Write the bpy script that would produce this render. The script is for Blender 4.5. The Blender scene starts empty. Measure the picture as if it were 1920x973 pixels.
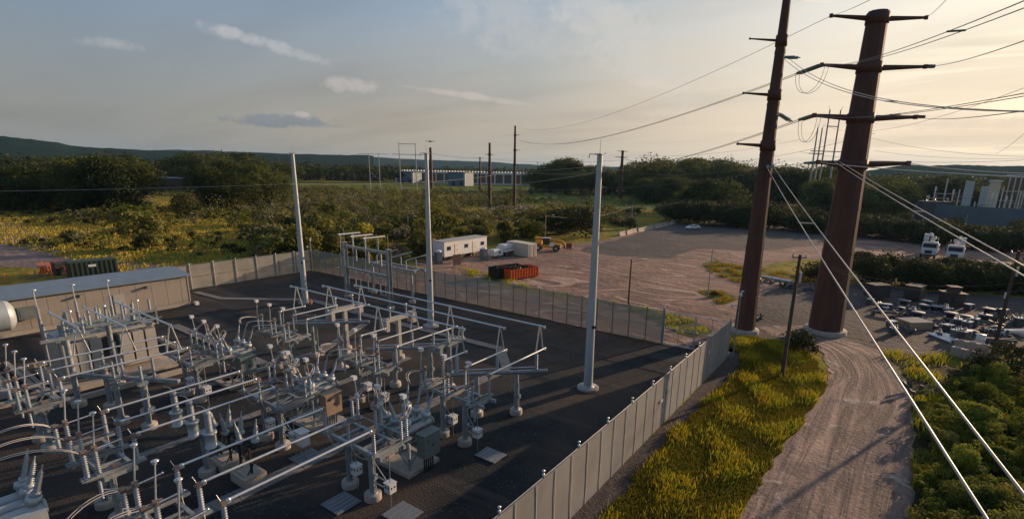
import bpy, math, random
import numpy as np
from mathutils import Vector, Matrix
R = math.radians
random.seed(7)
rng = np.random.default_rng(7)

# ------------------------------------------------------------------ camera
F_PX, CX, CY = 972.0, 985.0, 567.5          # focal length and principal point of the 1920x973 photograph
PITCH, ROLL, AZ, CAM_H = R(14.33), R(1.11), R(55.04), 16.5
def _basis():
    f = np.array([0, math.cos(PITCH), -math.sin(PITCH)]); r = np.array([1.0, 0, 0]); u = np.cross(r, f)
    r2 = r*math.cos(ROLL) + u*math.sin(ROLL)
    M = np.array([[math.sin(AZ), -math.cos(AZ), 0], [math.cos(AZ), math.sin(AZ), 0], [0, 0, 1]])
    f, r2 = M @ f, M @ r2
    return f, r2, np.cross(r2, f)
FW, RT, UP = _basis()
def gp(px, py, z=0.0):
    """point of the plane at height z that the photograph shows at (px, py)"""
    d = FW*F_PX + RT*(px-CX) - UP*(py-CY); t = (z-CAM_H)/d[2]
    return Vector((d[0]*t, d[1]*t, z))
def ray_at(px, py, dist):
    d = FW*F_PX + RT*(px-CX) - UP*(py-CY); t = dist/math.hypot(d[0], d[1])
    return Vector((d[0]*t, d[1]*t, CAM_H + d[2]*t))
def bearing(px, dist, z=0.0):
    """ground point at a distance, in the direction of image column px"""
    p = ray_at(px, 319, dist); return Vector((p.x, p.y, z))

scene = bpy.context.scene
cd = bpy.data.cameras.new('camera'); cam = bpy.data.objects.new('camera', cd)
scene.collection.objects.link(cam); scene.camera = cam
cd.sensor_fit = 'HORIZONTAL'; cd.sensor_width = 36; cd.lens = 36*F_PX/1920
cd.shift_x = -(CX-960)/1920; cd.shift_y = (CY-486.5)/1920
cd.clip_start = 0.1; cd.clip_end = 30000
m = Matrix(((RT[0], UP[0], -FW[0], 0), (RT[1], UP[1], -FW[1], 0), (RT[2], UP[2], -FW[2], CAM_H), (0, 0, 0, 1)))
cam.matrix_world = m

# ------------------------------------------------------------------ sun and sky
SUN_AZ, SUN_EL = R(71.0), R(12.0)            # direction towards the sun, anticlockwise from +X
SUN_DIR = Vector((math.cos(SUN_AZ)*math.cos(SUN_EL), math.sin(SUN_AZ)*math.cos(SUN_EL), math.sin(SUN_EL)))
ld = bpy.data.lights.new('sun', 'SUN'); sun = bpy.data.objects.new('sun', ld); scene.collection.objects.link(sun)
ld.energy = 5.0; ld.angle = R(0.6); ld.color = (1.0, 0.69, 0.44)
sun.rotation_euler = (-SUN_DIR).to_track_quat('-Z', 'Y').to_euler()

world = bpy.data.worlds.new('World'); scene.world = world; world.use_nodes = True
def N(nt, t, **kw):
    n = nt.nodes.new(t)
    for k, v in kw.items():
        if k.startswith('_'): setattr(n, k[1:], v)
        else:
            n.inputs[k.replace('__', ' ')].default_value = v
    return n
def mathn(nt, op, a, b=None, clamp=False):
    n = nt.nodes.new('ShaderNodeMath'); n.operation = op; n.use_clamp = clamp
    for i, v in enumerate((a, b)):
        if v is None: continue
        if isinstance(v, (int, float)): n.inputs[i].default_value = v
        else: nt.links.new(v, n.inputs[i])
    return n.outputs[0]
def mixc(nt, fac, a, b):
    n = nt.nodes.new('ShaderNodeMix'); n.data_type = 'RGBA'; n.clamp_factor = True
    for sock, v in ((n.inputs[0], fac), (n.inputs[6], a), (n.inputs[7], b)):
        if isinstance(v, (int, float)): sock.default_value = v
        elif isinstance(v, tuple): sock.default_value = (*v, 1) if len(v) == 3 else v
        else: nt.links.new(v, sock)
    return n.outputs[2]
def ramp(nt, fac, stops):
    n = nt.nodes.new('ShaderNodeValToRGB'); nt.links.new(fac, n.inputs[0]); cr = n.color_ramp
    while len(cr.elements) > 1: cr.elements.remove(cr.elements[-1])
    for i, (p, c) in enumerate(stops):
        e = cr.elements[0] if i == 0 else cr.elements.new(p)
        e.position = p
        if isinstance(c, (int, float)): c = (c, c, c)
        e.color = (*c, 1)
    return n.outputs[0]
def build_world():
    nt = world.node_tree; nt.nodes.clear()
    out = nt.nodes.new('ShaderNodeOutputWorld'); bg = nt.nodes.new('ShaderNodeBackground'); bg.inputs[1].default_value = 0.105
    nt.links.new(bg.outputs[0], out.inputs[0])
    sky = nt.nodes.new('ShaderNodeTexSky'); sky.sky_type = 'NISHITA'; sky.sun_disc = False
    sky.sun_elevation = SUN_EL; sky.sun_rotation = math.pi/2 - SUN_AZ
    sky.air_density = 1.0; sky.dust_density = 1.6; sky.ozone_density = 1.5; sky.altitude = 100
    tc = nt.nodes.new('ShaderNodeTexCoord'); D = tc.outputs['Generated']
    sep = nt.nodes.new('ShaderNodeSeparateXYZ'); nt.links.new(D, sep.inputs[0])
    x, y, z = sep.outputs
    def dot(v):
        n = nt.nodes.new('ShaderNodeVectorMath'); n.operation = 'DOT_PRODUCT'; nt.links.new(D, n.inputs[0]); n.inputs[1].default_value = v
        return n.outputs['Value']
    # thin high veil, warm towards the sun and the horizon
    sd = dot(tuple(SUN_DIR))
    warm = ramp(nt, sd, [(0.0, (2.15, 2.45, 2.75)), (0.35, (2.95, 3.0, 3.0)), (0.60, (3.75, 3.65, 3.4)), (0.80, (5.9, 5.2, 4.3)), (0.9, (7.4, 6.4, 5.1)), (1.0, (8.4, 7.1, 5.3))])
    zz = mathn(nt, 'MAXIMUM', z, 0.0)
    tint = ramp(nt, zz, [(0.0, (1.20, 1.01, .80)), (0.08, (1.15, 1.01, .84)), (0.18, (.97, 1.02, 1.06)), (0.32, (.73, 1.04, 1.52)), (1.0, (.65, .9, 1.4))])
    mt_ = nt.nodes.new('ShaderNodeMix'); mt_.data_type = 'RGBA'; mt_.blend_type = 'MULTIPLY'
    nt.links.new(ramp(nt, sd, [(.45, 1.0), (.85, .45)]), mt_.inputs[0])
    nt.links.new(warm, mt_.inputs[6]); nt.links.new(tint, mt_.inputs[7]); warm = mt_.outputs[2]
    low = ramp(nt, zz, [(0.0, 0.97), (0.10, 0.93), (0.26, 0.80), (0.6, 0.4)])
    # cloud sheet on a high plane
    zc = mathn(nt, 'ADD', zz, 0.10)
    cmb = nt.nodes.new('ShaderNodeCombineXYZ')
    nt.links.new(mathn(nt, 'DIVIDE', x, zc), cmb.inputs[0]); nt.links.new(mathn(nt, 'DIVIDE', y, zc), cmb.inputs[1])
    mp = nt.nodes.new('ShaderNodeMapping'); mp.inputs['Rotation'].default_value = (0, 0, R(38)); mp.inputs['Scale'].default_value = (0.35, 1.05, 1)
    nt.links.new(cmb.outputs[0], mp.inputs[0])
    n1 = nt.nodes.new('ShaderNodeTexNoise'); n1.inputs['Scale'].default_value = 1.25; n1.inputs['Detail'].default_value = 7; n1.inputs['Roughness'].default_value = .55; n1.inputs['Distortion'].default_value = .5
    nt.links.new(mp.outputs[0], n1.inputs['Vector'])
    sheet = ramp(nt, n1.outputs[0], [(0.42, 0.0), (0.60, 0.42), (0.8, 0.8)])
    near = ramp(nt, sd, [(0.25, 0.25), (0.55, 0.9), (1.0, 1.0)])
    veil = mathn(nt, 'ADD', low, mathn(nt, 'MULTIPLY', mathn(nt, 'MULTIPLY', sheet, near), 0.55), clamp=True)
    col = mixc(nt, veil, sky.outputs[0], warm)
    # a grey shade in parts of the sheet
    n2 = nt.nodes.new('ShaderNodeTexNoise'); n2.inputs['Scale'].default_value = .8; n2.inputs['Detail'].default_value = 4
    mp2 = nt.nodes.new('ShaderNodeMapping'); mp2.inputs['Location'].default_value = (3.1, 1.7, 0); mp2.inputs['Rotation'].default_value = (0, 0, R(30)); mp2.inputs['Scale'].default_value = (.4, 1.2, 1)
    nt.links.new(cmb.outputs[0], mp2.inputs[0]); nt.links.new(mp2.outputs[0], n2.inputs['Vector'])
    shade = ramp(nt, n2.outputs[0], [(0.45, 1.0), (0.75, 0.80)])
    mm = nt.nodes.new('ShaderNodeMix'); mm.data_type = 'RGBA'; mm.blend_type = 'MULTIPLY'; mm.inputs[0].default_value = 1
    nt.links.new(col, mm.inputs[6]); nt.links.new(shade, mm.inputs[7]); col = mm.outputs[2]
    # single clouds, each at its own bearing: (px, py, half width, half height, tilt, softness, bright, dark)
    wob = nt.nodes.new('ShaderNodeTexNoise'); wob.inputs['Scale'].default_value = 38; wob.inputs['Detail'].default_value = 6; wob.inputs['Roughness'].default_value = .6
    nt.links.new(D, wob.inputs['Vector'])
    wv = mathn(nt, 'SUBTRACT', wob.outputs[0], 0.5)
    def cloud(px, py, hw, hh, tilt, c, strength, wobble, puffy=False):
        nonlocal col
        d = FW*F_PX + RT*(px-CX) - UP*(py-CY); L = np.linalg.norm(d); d = d/L
        rt = RT - d*np.dot(RT, d); rt /= np.linalg.norm(rt); up = np.cross(rt, d)
        ca, sa = math.cos(tilt), math.sin(tilt)
        e1 = (rt*ca + up*sa)*L/hw; e2 = (up*ca - rt*sa)*L/hh
        a = dot(tuple(e1)); b = dot(tuple(e2))
        front = mathn(nt, 'GREATER_THAN', dot(tuple(d)), 0.5)
        r2 = mathn(nt, 'ADD', mathn(nt, 'MULTIPLY', a, a), mathn(nt, 'MULTIPLY', b, b))
        if puffy:   # flat base: the lower half falls off quickly
            low_ = mathn(nt, 'MULTIPLY', mathn(nt, 'MAXIMUM', mathn(nt, 'MULTIPLY', b, -1.0), 0.0), 1.6)
            r2 = mathn(nt, 'ADD', r2, low_)
        v = mathn(nt, 'ADD', mathn(nt, 'SUBTRACT', 1.0, r2), mathn(nt, 'MULTIPLY', wv, wobble))
        msk = mathn(nt, 'MULTIPLY', ramp(nt, v, [(0.0, 0.0), (2.3 if not puffy else 0.6, 1.0)]), front)
        msk = mathn(nt, 'MULTIPLY', msk, strength)
        if puffy:
            h = mathn(nt, 'ADD', b, mathn(nt, 'MULTIPLY', wv, 2.2))
            cc = ramp(nt, mathn(nt, 'ADD', mathn(nt, 'MULTIPLY', h, 0.5), 0.5), [(0.3, c[0]), (0.75, c[1]), (0.95, c[2])])
        else: cc = c
        col = mixc(nt, msk, col, cc)
    W = (4.3, 4.25, 4.3)
    cloud(505, 84, 122, 13, R(-17), W, .62, 3.4)
    cloud(425, 62, 60, 14, R(-14), W, .35, 3.4)
    cloud(210, 82, 62, 12, R(-8), W, .45, 3.2)
    cloud(660, 160, 58, 15, R(-4), (5.2, 4.6, 4.3), .5, 3.6)
    cloud(880, 180, 130, 7, R(-8), (5.6, 4.9, 4.4), .45, 2.2)
    cloud(1235, 160, 75, 12, R(-6), (6.4, 5.4, 4.5), .5, 2.4)
    cloud(960, 45, 150, 60, R(-20), (4.6, 4.5, 4.4), .38, 4.5)
    cloud(1150, 60, 230, 60, R(-35), (5.6, 5.3, 4.9), .4, 4.5)
    cloud(1080, 215, 220, 12, R(-3), (4.3, 3.6, 3.2), .4, 3.0)
    cloud(1680, 225, 260, 22, R(2), (6.6, 5.3, 4.3), .45, 3.2)
    cloud(525, 229, 104, 21, R(-2), ((1.75, 1.92, 2.1), (2.15, 2.25, 2.35), (4.1, 3.6, 3.4)), .95, 3.2, True)
    cloud(610, 236, 45, 5, R(-2), (2.3, 2.3, 2.35), .6, 2.0)
    nt.links.new(col, bg.inputs[0])
build_world()
scene.view_settings.view_transform = 'Standard'; scene.view_settings.look = 'None'
scene.view_settings.exposure = 0.22; scene.view_settings.gamma = 1.0
scene.render.engine = 'CYCLES'

# ------------------------------------------------------------------ helpers
def link(o): scene.collection.objects.link(o); return o
def material(name, col, rough=.7, metal=0.0, col2=None, scale=3.0, bump=0.0, bscale=None, detail=5, spots=None, coords='Object', stretch=None, alpha=None, spec=None, rnd=0.0, trans=0.0, lo=.35, hi=.65):
    """procedural material: two tones mixed by noise, optional spots, bump, per-object variation"""
    mt = bpy.data.materials.new(name); mt.use_nodes = True; nt = mt.node_tree
    b = nt.nodes['Principled BSDF']; b.inputs['Roughness'].default_value = rough; b.inputs['Metallic'].default_value = metal
    if spec is not None: b.inputs['Specular IOR Level'].default_value = spec
    tc = nt.nodes.new('ShaderNodeTexCoord'); vec = tc.outputs[coords]
    if stretch:
        mp = nt.nodes.new('ShaderNodeMapping'); mp.inputs['Scale'].default_value = stretch; nt.links.new(vec, mp.inputs[0]); vec = mp.outputs[0]
    out = None
    if col2 is not None:
        n = nt.nodes.new('ShaderNodeTexNoise'); n.inputs['Scale'].default_value = scale; n.inputs['Detail'].default_value = detail; n.inputs['Roughness'].default_value = .6
        nt.links.new(vec, n.inputs['Vector'])
        f = ramp(nt, n.outputs[0], [(lo, 0.0), (hi, 1.0)])
        out = mixc(nt, f, tuple(col), tuple(col2))
        if spots:
            sc, sc_col, th = spots
            n2 = nt.nodes.new('ShaderNodeTexNoise'); n2.inputs['Scale'].default_value = sc; n2.inputs['Detail'].default_value = 6; nt.links.new(vec, n2.inputs['Vector'])
            out = mixc(nt, ramp(nt, n2.outputs[0], [(th, 0.0), (th+.1, 1.0)]), out, tuple(sc_col))
    if rnd:
        oi = nt.nodes.new('ShaderNodeObjectInfo')
        hs = nt.nodes.new('ShaderNodeHueSaturation')
        nt.links.new(mathn(nt, 'ADD', mathn(nt, 'MULTIPLY', oi.outputs['Random'], rnd), 1-rnd/2), hs.inputs['Value'])
        m2 = mathn(nt, 'FRACT', mathn(nt, 'MULTIPLY', oi.outputs['Random'], 7.3))
        nt.links.new(mathn(nt, 'ADD', mathn(nt, 'MULTIPLY', m2, rnd*.06), .5-rnd*.03), hs.inputs['Hue'])
        if out is None: hs.inputs['Color'].default_value = (*col, 1)
        else: nt.links.new(out, hs.inputs['Color'])
        out = hs.outputs[0]
    if out is None: b.inputs['Base Color'].default_value = (*col, 1)
    else: nt.links.new(out, b.inputs['Base Color'])
    if bump:
        n3 = nt.nodes.new('ShaderNodeTexNoise'); n3.inputs['Scale'].default_value = bscale or scale*4; n3.inputs['Detail'].default_value = 4; nt.links.new(vec, n3.inputs['Vector'])
        bp = nt.nodes.new('ShaderNodeBump'); bp.inputs['Strength'].default_value = bump; bp.inputs['Distance'].default_value = .05
        nt.links.new(n3.outputs[0], bp.inputs['Height']); nt.links.new(bp.outputs[0], b.inputs['Normal'])
    if alpha is not None: b.inputs['Alpha'].default_value = alpha
    if trans:
        o = nt.nodes['Material Output']; tr = nt.nodes.new('ShaderNodeBsdfTranslucent'); mx = nt.nodes.new('ShaderNodeMixShader'); mx.inputs[0].default_value = trans
        if out is None: tr.inputs[0].default_value = (*col, 1)
        else: nt.links.new(out, tr.inputs[0])
        nt.links.new(b.outputs[0], mx.inputs[1]); nt.links.new(tr.outputs[0], mx.inputs[2]); nt.links.new(mx.outputs[0], o.inputs[0])
    return mt

class MB:
    """collects boxes, tubes and turned shapes and links them as one mesh"""
    def __init__(s): s.v, s.f, s.s = [], [], []
    def add(s, vs, fs, smooth=False):
        b = len(s.v); s.v += [tuple(v) for v in vs]; s.f += [tuple(i+b for i in f) for f in fs]; s.s += [smooth]*len(fs); return s
    def box(s, c, d, rz=0.0, M=None):
        x, y, z = d[0]/2, d[1]/2, d[2]/2; vs = []
        ca, sa = math.cos(rz), math.sin(rz)
        for k in (-1, 1):
            for (i, j) in ((-1, -1), (1, -1), (1, 1), (-1, 1)):
                p = Vector((i*x*ca - j*y*sa, i*x*sa + j*y*ca, k*z))
                if M is not None: p = M @ p
                vs.append(p + Vector(c))
        return s.add(vs, [(3, 2, 1, 0), (4, 5, 6, 7), (0, 1, 5, 4), (1, 2, 6, 5), (2, 3, 7, 6), (3, 0, 4, 7)])
    def beam(s, a, b, w, h):
        """rectangular bar from a to b"""
        a, b = Vector(a), Vector(b); d = b-a; L = d.length; d.normalize()
        up = Vector((0, 0, 1)) if abs(d.z) < .95 else Vector((0, 1, 0))
        r = d.cross(up).normalized(); u = r.cross(d)
        M = Matrix((r, d, u)).transposed()
        return s.box((a+b)/2, (w, L, h), M=M)
    def tube(s, a, b, r0, r1=None, n=8, caps=True):
        a, b = Vector(a), Vector(b); r1 = r0 if r1 is None else r1; d = (b-a).normalized()
        up = Vector((0, 0, 1)) if abs(d.z) < .9 else Vector((1, 0, 0))
        r = d.cross(up).normalized(); u = r.cross(d); vs = []
        for (p, q) in ((a, r0), (b, r1)):
            for i in range(n):
                t = 2*math.pi*i/n; vs.append(p + (r*math.cos(t) + u*math.sin(t))*q)
        s.add(vs, [(i, (i+1) % n, n+(i+1) % n, n+i) for i in range(n)], True)
        if caps: s.add(vs, [tuple(range(n-1, -1, -1)), tuple(range(n, 2*n))])
        return s
    def path(s, pts, r, n=6):
        pts = [Vector(p) for p in pts]; vs, fs = [], []
        for k, p in enumerate(pts):
            d = (pts[min(k+1, len(pts)-1)] - pts[max(k-1, 0)]).normalized()
            up = Vector((0, 0, 1)) if abs(d.z) < .95 else Vector((1, 0, 0))
            rr = d.cross(up).normalized(); u = rr.cross(d)
            for i in range(n):
                t = 2*math.pi*i/n; vs.append(p + (rr*math.cos(t) + u*math.sin(t))*r)
        for k in range(len(pts)-1):
            for i in range(n): fs.append((k*n+i, k*n+(i+1) % n, (k+1)*n+(i+1) % n, (k+1)*n+i))
        s.add(vs, fs, True)
        m_ = (len(pts)-1)*n
        return s.add(vs, [tuple(range(n-1, -1, -1)), tuple(range(m_, m_+n))])
    def lathe(s, prof, c=(0, 0, 0), n=12, axis=None, smooth=True):
        """profile [(r, h), ...] turned about +Z, or about axis"""
        c = Vector(c); q = Vector((0, 0, 1)).rotation_difference(Vector(axis).normalized()) if axis is not None else None
        vs, fs = [], []
        for (r, h) in prof:
            for i in range(n):
                t = 2*math.pi*i/n; p = Vector((r*math.cos(t), r*math.sin(t), h))
                vs.append((q @ p if q else p) + c)
        for k in range(len(prof)-1):
            for i in range(n): fs.append((k*n+i, k*n+(i+1) % n, (k+1)*n+(i+1) % n, (k+1)*n+i))
        s.add(vs, fs, smooth); e = (len(prof)-1)*n
        if prof[0][0] > .001: s.add([vs[i] for i in range(n)], [tuple(range(n-1, -1, -1))])
        if prof[-1][0] > .001: s.add([vs[e+i] for i in range(n)], [tuple(range(n))])
        return s
    def prism(s, pts, z0, z1):
        n = len(pts); vs = [(p[0], p[1], z0) for p in pts] + [(p[0], p[1], z1) for p in pts]
        return s.add(vs, [tuple(range(n-1, -1, -1)), tuple(range(n, 2*n))] + [(i, (i+1) % n, n+(i+1) % n, n+i) for i in range(n)])
    def mesh(s, name, mt):
        me = bpy.data.meshes.new(name); me.from_pydata(s.v, [], s.f)
        me.polygons.foreach_set('use_smooth', s.s)
        if mt: me.materials.append(mt)
        me.update(); return me
    def build(s, name, mt, parent=None, loc=None, label=None):
        o = link(bpy.data.objects.new(name, s.mesh(name, mt)))
        if parent is not None: o.parent = parent
        if loc is not None: o.location = loc
        if label: o['label'] = label
        return o
def put(name, me, parent=None, loc=(0, 0, 0), rz=0.0, sc=None):
    o = link(bpy.data.objects.new(name, me)); o.location = loc; o.rotation_euler = (0, 0, rz)
    if parent is not None: o.parent = parent
    if sc is not None: o.scale = sc if hasattr(sc, '__len__') else (sc, sc, sc)
    return o
def thing(name, label, cat, loc=(0, 0, 0), rz=0.0, group=None):
    o = link(bpy.data.objects.new(name, None)); o.empty_display_size = .3
    o.location = loc; o.rotation_euler = (0, 0, rz); return tag(o, label, cat, group)
def tag(o, label, cat, group=None):
    o['label'] = label; o['category'] = cat
    if group: o['group'] = group
    return o
def struct(o): o['kind'] = 'structure'; return o
def stuff(o, label, cat): o['kind'] = 'stuff'; return tag(o, label, cat)
def copy_tree(root, loc, rz=0.0, sc=None, label=None):
    r = root.copy(); link(r); r.location = loc; r.rotation_euler = (0, 0, rz)
    if sc is not None: r.scale = sc
    if label: r['label'] = label
    for ch in list(root.children):
        c = ch.copy(); link(c); c.parent = r
        for g in list(ch.children): d = g.copy(); link(d); d.parent = c
    return r

# ------------------------------------------------------------------ materials
M = {}
M['galv'] = material('galvanised_steel', (.34, .375, .385), .5, .3, (.22, .25, .26), 4, rnd=.35)
M['alum'] = material('aluminium_tube', (.68, .70, .71), .32, .6, (.58, .60, .62), 8)
M['porc'] = material('grey_porcelain', (.33, .37, .40), .3, 0, (.24, .275, .31), 10, rnd=.4)
M['jaw'] = material('bronze_fitting', (.36, .27, .22), .4, .5, (.28, .24, .22), 12)
M['concrete'] = material('concrete', (.42, .37, .31), .9, 0, (.33, .29, .25), 4, bump=.3)
M['paint_w'] = material('white_paint', (.68, .68, .67), .4, 0, (.6, .6, .6), 9, rnd=.1)
M['cab_grey'] = material('grey_green_cabinet_paint', (.17, .20, .19), .45, 0, (.13, .16, .15), 5, rnd=.1)
M['tr_grey'] = material('transformer_paint', (.42, .40, .36), .5, 0, (.36, .34, .31), 3)
M['dark'] = material('dark_opening', (.02, .022, .025), .6)
M['black'] = material('black_rubber', (.02, .02, .02), .7)
M['rust'] = material('weathering_steel', (.105, .038, .024), .7, 0, (.055, .024, .017), 1.2, bump=.2, stretch=(1, 1, .25))
M['mast'] = material('lightning_mast_steel', (.46, .50, .51), .5, .2, (.38, .42, .43), 2, stretch=(1, 1, .3))
M['wood'] = material('weathered_wood', (.10, .065, .045), .9, 0, (.06, .042, .03), 6, stretch=(6, 6, .6))
M['wood_l'] = material('pale_timber', (.38, .28, .18), .85, 0, (.28, .2, .13), 6)
M['wire'] = material('bare_conductor', (.50, .46, .41), .5, .25)
M['wire_d'] = material('weathered_conductor', (.16, .15, .15), .55, .4)
M['glass_i'] = material('glass_insulator', (.20, .30, .28), .25, 0, (.15, .24, .22), 6)
M['glass'] = material('window_glass', (.03, .04, .05), .12)

# ------------------------------------------------------------------ ground
def sheet(name, pts, z, mt, thick=None):
    mb = MB(); mb.add([(p[0], p[1], z) for p in pts], [tuple(range(len(pts)))]); o = mb.build(name, mt)
    me = o.data
    if me.polygons[0].normal.z < 0: me.flip_normals()
    return struct(o)
def smooth_pts(pts, n=4):
    out = []; L = len(pts)
    for i in range(L):
        p0, p1, p2, p3 = [Vector(pts[(i+k) % L][:2]) for k in (-1, 0, 1, 2)]
        for k in range(n):
            t = k/n; out.append(.5*((2*p1) + (p2-p0)*t + (2*p0-5*p1+4*p2-p3)*t*t + (3*p1-p0-3*p2+p3)*t**3))
    return out
def ragged(pts, amp, n=6, seed=1):
    r = random.Random(seed); return [Vector((p[0]+r.uniform(-amp, amp), p[1]+r.uniform(-amp, amp))) for p in smooth_pts(pts, n)]
def G(l): return [gp(x, y) for x, y in l]

def field_material():
    mt = bpy.data.materials.new('rough_field'); mt.use_nodes = True; nt = mt.node_tree; b = nt.nodes['Principled BSDF']; b.inputs['Roughness'].default_value = .95
    b.inputs['Specular IOR Level'].default_value = .1
    tc = nt.nodes.new('ShaderNodeTexCoord')
    def nz(sc, det=5, ro=.6):
        n = nt.nodes.new('ShaderNodeTexNoise'); n.inputs['Scale'].default_value = sc; n.inputs['Detail'].default_value = det; n.inputs['Roughness'].default_value = ro
        nt.links.new(tc.outputs['Object'], n.inputs['Vector']); return n.outputs[0]
    c = mixc(nt, ramp(nt, nz(.035), [(.40, 0), (.60, 1)]), (.20, .20, .03), (.46, .31, .05))
    c = mixc(nt, ramp(nt, nz(.09), [(.48, 0), (.62, 1)]), c, (.21, .24, .03))
    c = mixc(nt, ramp(nt, nz(.16, 6), [(.54, 0), (.66, .8)]), c, (.34, .22, .09))
    c = mixc(nt, ramp(nt, nz(.45, 8, .7), [(.46, 0), (.66, .85)]), c, (.06, .06, .018))
    nt.links.new(c, b.inputs['Base Color'])
    bp = nt.nodes.new('ShaderNodeBump'); bp.inputs['Strength'].default_value = 1; bp.inputs['Distance'].default_value = .9
    nt.links.new(nz(.8, 8, .7), bp.inputs['Height']); nt.links.new(bp.outputs[0], b.inputs['Normal'])
    return mt
M['field'] = field_material()
M['meadow'] = material('mown_meadow', (.11, .16, .018), .95, 0, (.12, .13, .02), .05, bump=.5, bscale=.8, spec=.1)
M['gravel'] = material('dark_gravel', (.032, .037, .039), .95, 0, (.017, .021, .0235), .4, bump=1.0, bscale=11, spots=(6, (.12, .10, .085), .60), spec=.2)
def gravel_patches(mt):
    nt = mt.node_tree; b = nt.nodes['Principled BSDF']; l = b.inputs['Base Color'].links[0]; src = l.from_socket
    tc = nt.nodes.new('ShaderNodeTexCoord'); n = nt.nodes.new('ShaderNodeTexNoise'); n.inputs['Scale'].default_value = .11; n.inputs['Detail'].default_value = 5; nt.links.new(tc.outputs['Object'], n.inputs['Vector'])
    mp = nt.nodes.new('ShaderNodeMapping'); mp.inputs['Scale'].default_value = (.12, 1.1, 1); mp.inputs['Rotation'].default_value = (0, 0, .06); nt.links.new(tc.outputs['Object'], mp.inputs[0])
    n2 = nt.nodes.new('ShaderNodeTexNoise'); n2.inputs['Scale'].default_value = .5; n2.inputs['Detail'].default_value = 3; nt.links.new(mp.outputs[0], n2.inputs['Vector'])
    c = mixc(nt, ramp(nt, n.outputs[0], [(.45, 0), (.6, .75)]), src, (.072, .056, .047))
    c = mixc(nt, ramp(nt, n2.outputs[0], [(.60, 0), (.66, .35)]), c, (.10, .085, .075))
    nt.links.new(c, b.inputs['Base Color'])
gravel_patches(M['gravel'])
M['gravel_edge'] = material('edge_gravel', (.11, .09, .085), .95, 0, (.05, .045, .045), 2.5, bump=1.0, bscale=7, spots=(5, (.19, .16, .14), .6), spec=.2)
def dirt_material(name, a, b_, dk, pale, track=True):
    mt = bpy.data.materials.new(name); mt.use_nodes = True; nt = mt.node_tree; b = nt.nodes['Principled BSDF']; b.inputs['Roughness'].default_value = .9; b.inputs['Specular IOR Level'].default_value = .2
    tc = nt.nodes.new('ShaderNodeTexCoord')
    def nz(sc, det=5, ro=.6, st=None, rz=0, dist=0):
        v = tc.outputs['Object']
        if st:
            mp = nt.nodes.new('ShaderNodeMapping'); mp.inputs['Scale'].default_value = st; mp.inputs['Rotation'].default_value = (0, 0, rz); nt.links.new(v, mp.inputs[0]); v = mp.outputs[0]
        n = nt.nodes.new('ShaderNodeTexNoise'); n.inputs['Scale'].default_value = sc; n.inputs['Detail'].default_value = det; n.inputs['Roughness'].default_value = ro; n.inputs['Distortion'].default_value = dist
        nt.links.new(v, n.inputs['Vector']); return n.outputs[0]
    c = mixc(nt, ramp(nt, nz(.06), [(.42, 0), (.58, 1)]), a, b_)
    c = mixc(nt, ramp(nt, nz(.22, 6, .65, (.35, 1.6, 1), R(25)), [(.5, 0), (.68, .8)]), c, dk)
    c = mixc(nt, ramp(nt, nz(.5, 6, .6, (.3, 2.0, 1), R(-20), 1.0), [(.58, 0), (.68, .7)]), c, pale)
    if track:
        # tyre tracks: thin level lines of slow noise, in two directions
        for (sc, rz, seed_) in ((.05, .4, 0), (.07, -.9, 40), (.045, 1.3, 90)):
            mp = nt.nodes.new('ShaderNodeMapping'); mp.inputs['Location'].default_value = (seed_, seed_*.7, 0); mp.inputs['Scale'].default_value = (.45, 1.5, 1); mp.inputs['Rotation'].default_value = (0, 0, rz); nt.links.new(tc.outputs['Object'], mp.inputs[0])
            n_ = nt.nodes.new('ShaderNodeTexNoise'); n_.inputs['Scale'].default_value = sc; n_.inputs['Detail'].default_value = 1.0; nt.links.new(mp.outputs[0], n_.inputs['Vector'])
            w_ = mathn(nt, 'ABSOLUTE', mathn(nt, 'SUBTRACT', mathn(nt, 'FRACT', mathn(nt, 'MULTIPLY', n_.outputs[0], 14.0)), .5))
            brk = ramp(nt, nz(.13, 3, .6, (1, 1, 1), rz), [(.47, 0), (.62, 1)])
            c = mixc(nt, mathn(nt, 'MULTIPLY', ramp(nt, w_, [(0.0, .95), (.07, .8), (.13, 0)]), brk), c, pale)
            c = mixc(nt, mathn(nt, 'MULTIPLY', ramp(nt, w_, [(.12, 0), (.17, .8), (.27, 0)]), brk), c, dk)
    c = mixc(nt, ramp(nt, nz(3, 6), [(.5, 0), (.75, .35)]), c, dk)
    nt.links.new(c, b.inputs['Base Color'])
    bp = nt.nodes.new('ShaderNodeBump'); bp.inputs['Strength'].default_value = 1.0; bp.inputs['Distance'].default_value = .28
    nt.links.new(nz(1.2, 8, .65), bp.inputs['Height']); nt.links.new(bp.outputs[0], b.inputs['Normal'])
    return mt
M['dirt'] = dirt_material('compacted_dirt', (.33, .20, .15), (.19, .122, .095), (.095, .066, .055), (.48, .335, .26))
M['dirt2'] = dirt_material('access_track', (.27, .20, .175), (.22, .165, .145), (.14, .11, .10), (.40, .32, .27), False)

mb = MB()
# one sheet to the horizon, rising gently far away
rings = [0, 60, 200, 600, 1500, 3500, 6000]; nseg = 96; vs = [(0, 0, 0)]; fs = []
for r_ in rings[1:]:
    for i in range(nseg):
        t = 2*math.pi*i/nseg; vs.append((r_*math.cos(t), r_*math.sin(t), 0))
for i in range(nseg): fs.append((0, 1+i, 1+(i+1) % nseg))
for k in range(len(rings)-2):
    for i in range(nseg):
        a = 1+k*nseg; fs.append((a+i, a+nseg+i, a+nseg+(i+1) % nseg, a+(i+1) % nseg))
mb.add(vs, fs); struct(mb.build('ground', M['field']))

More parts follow.
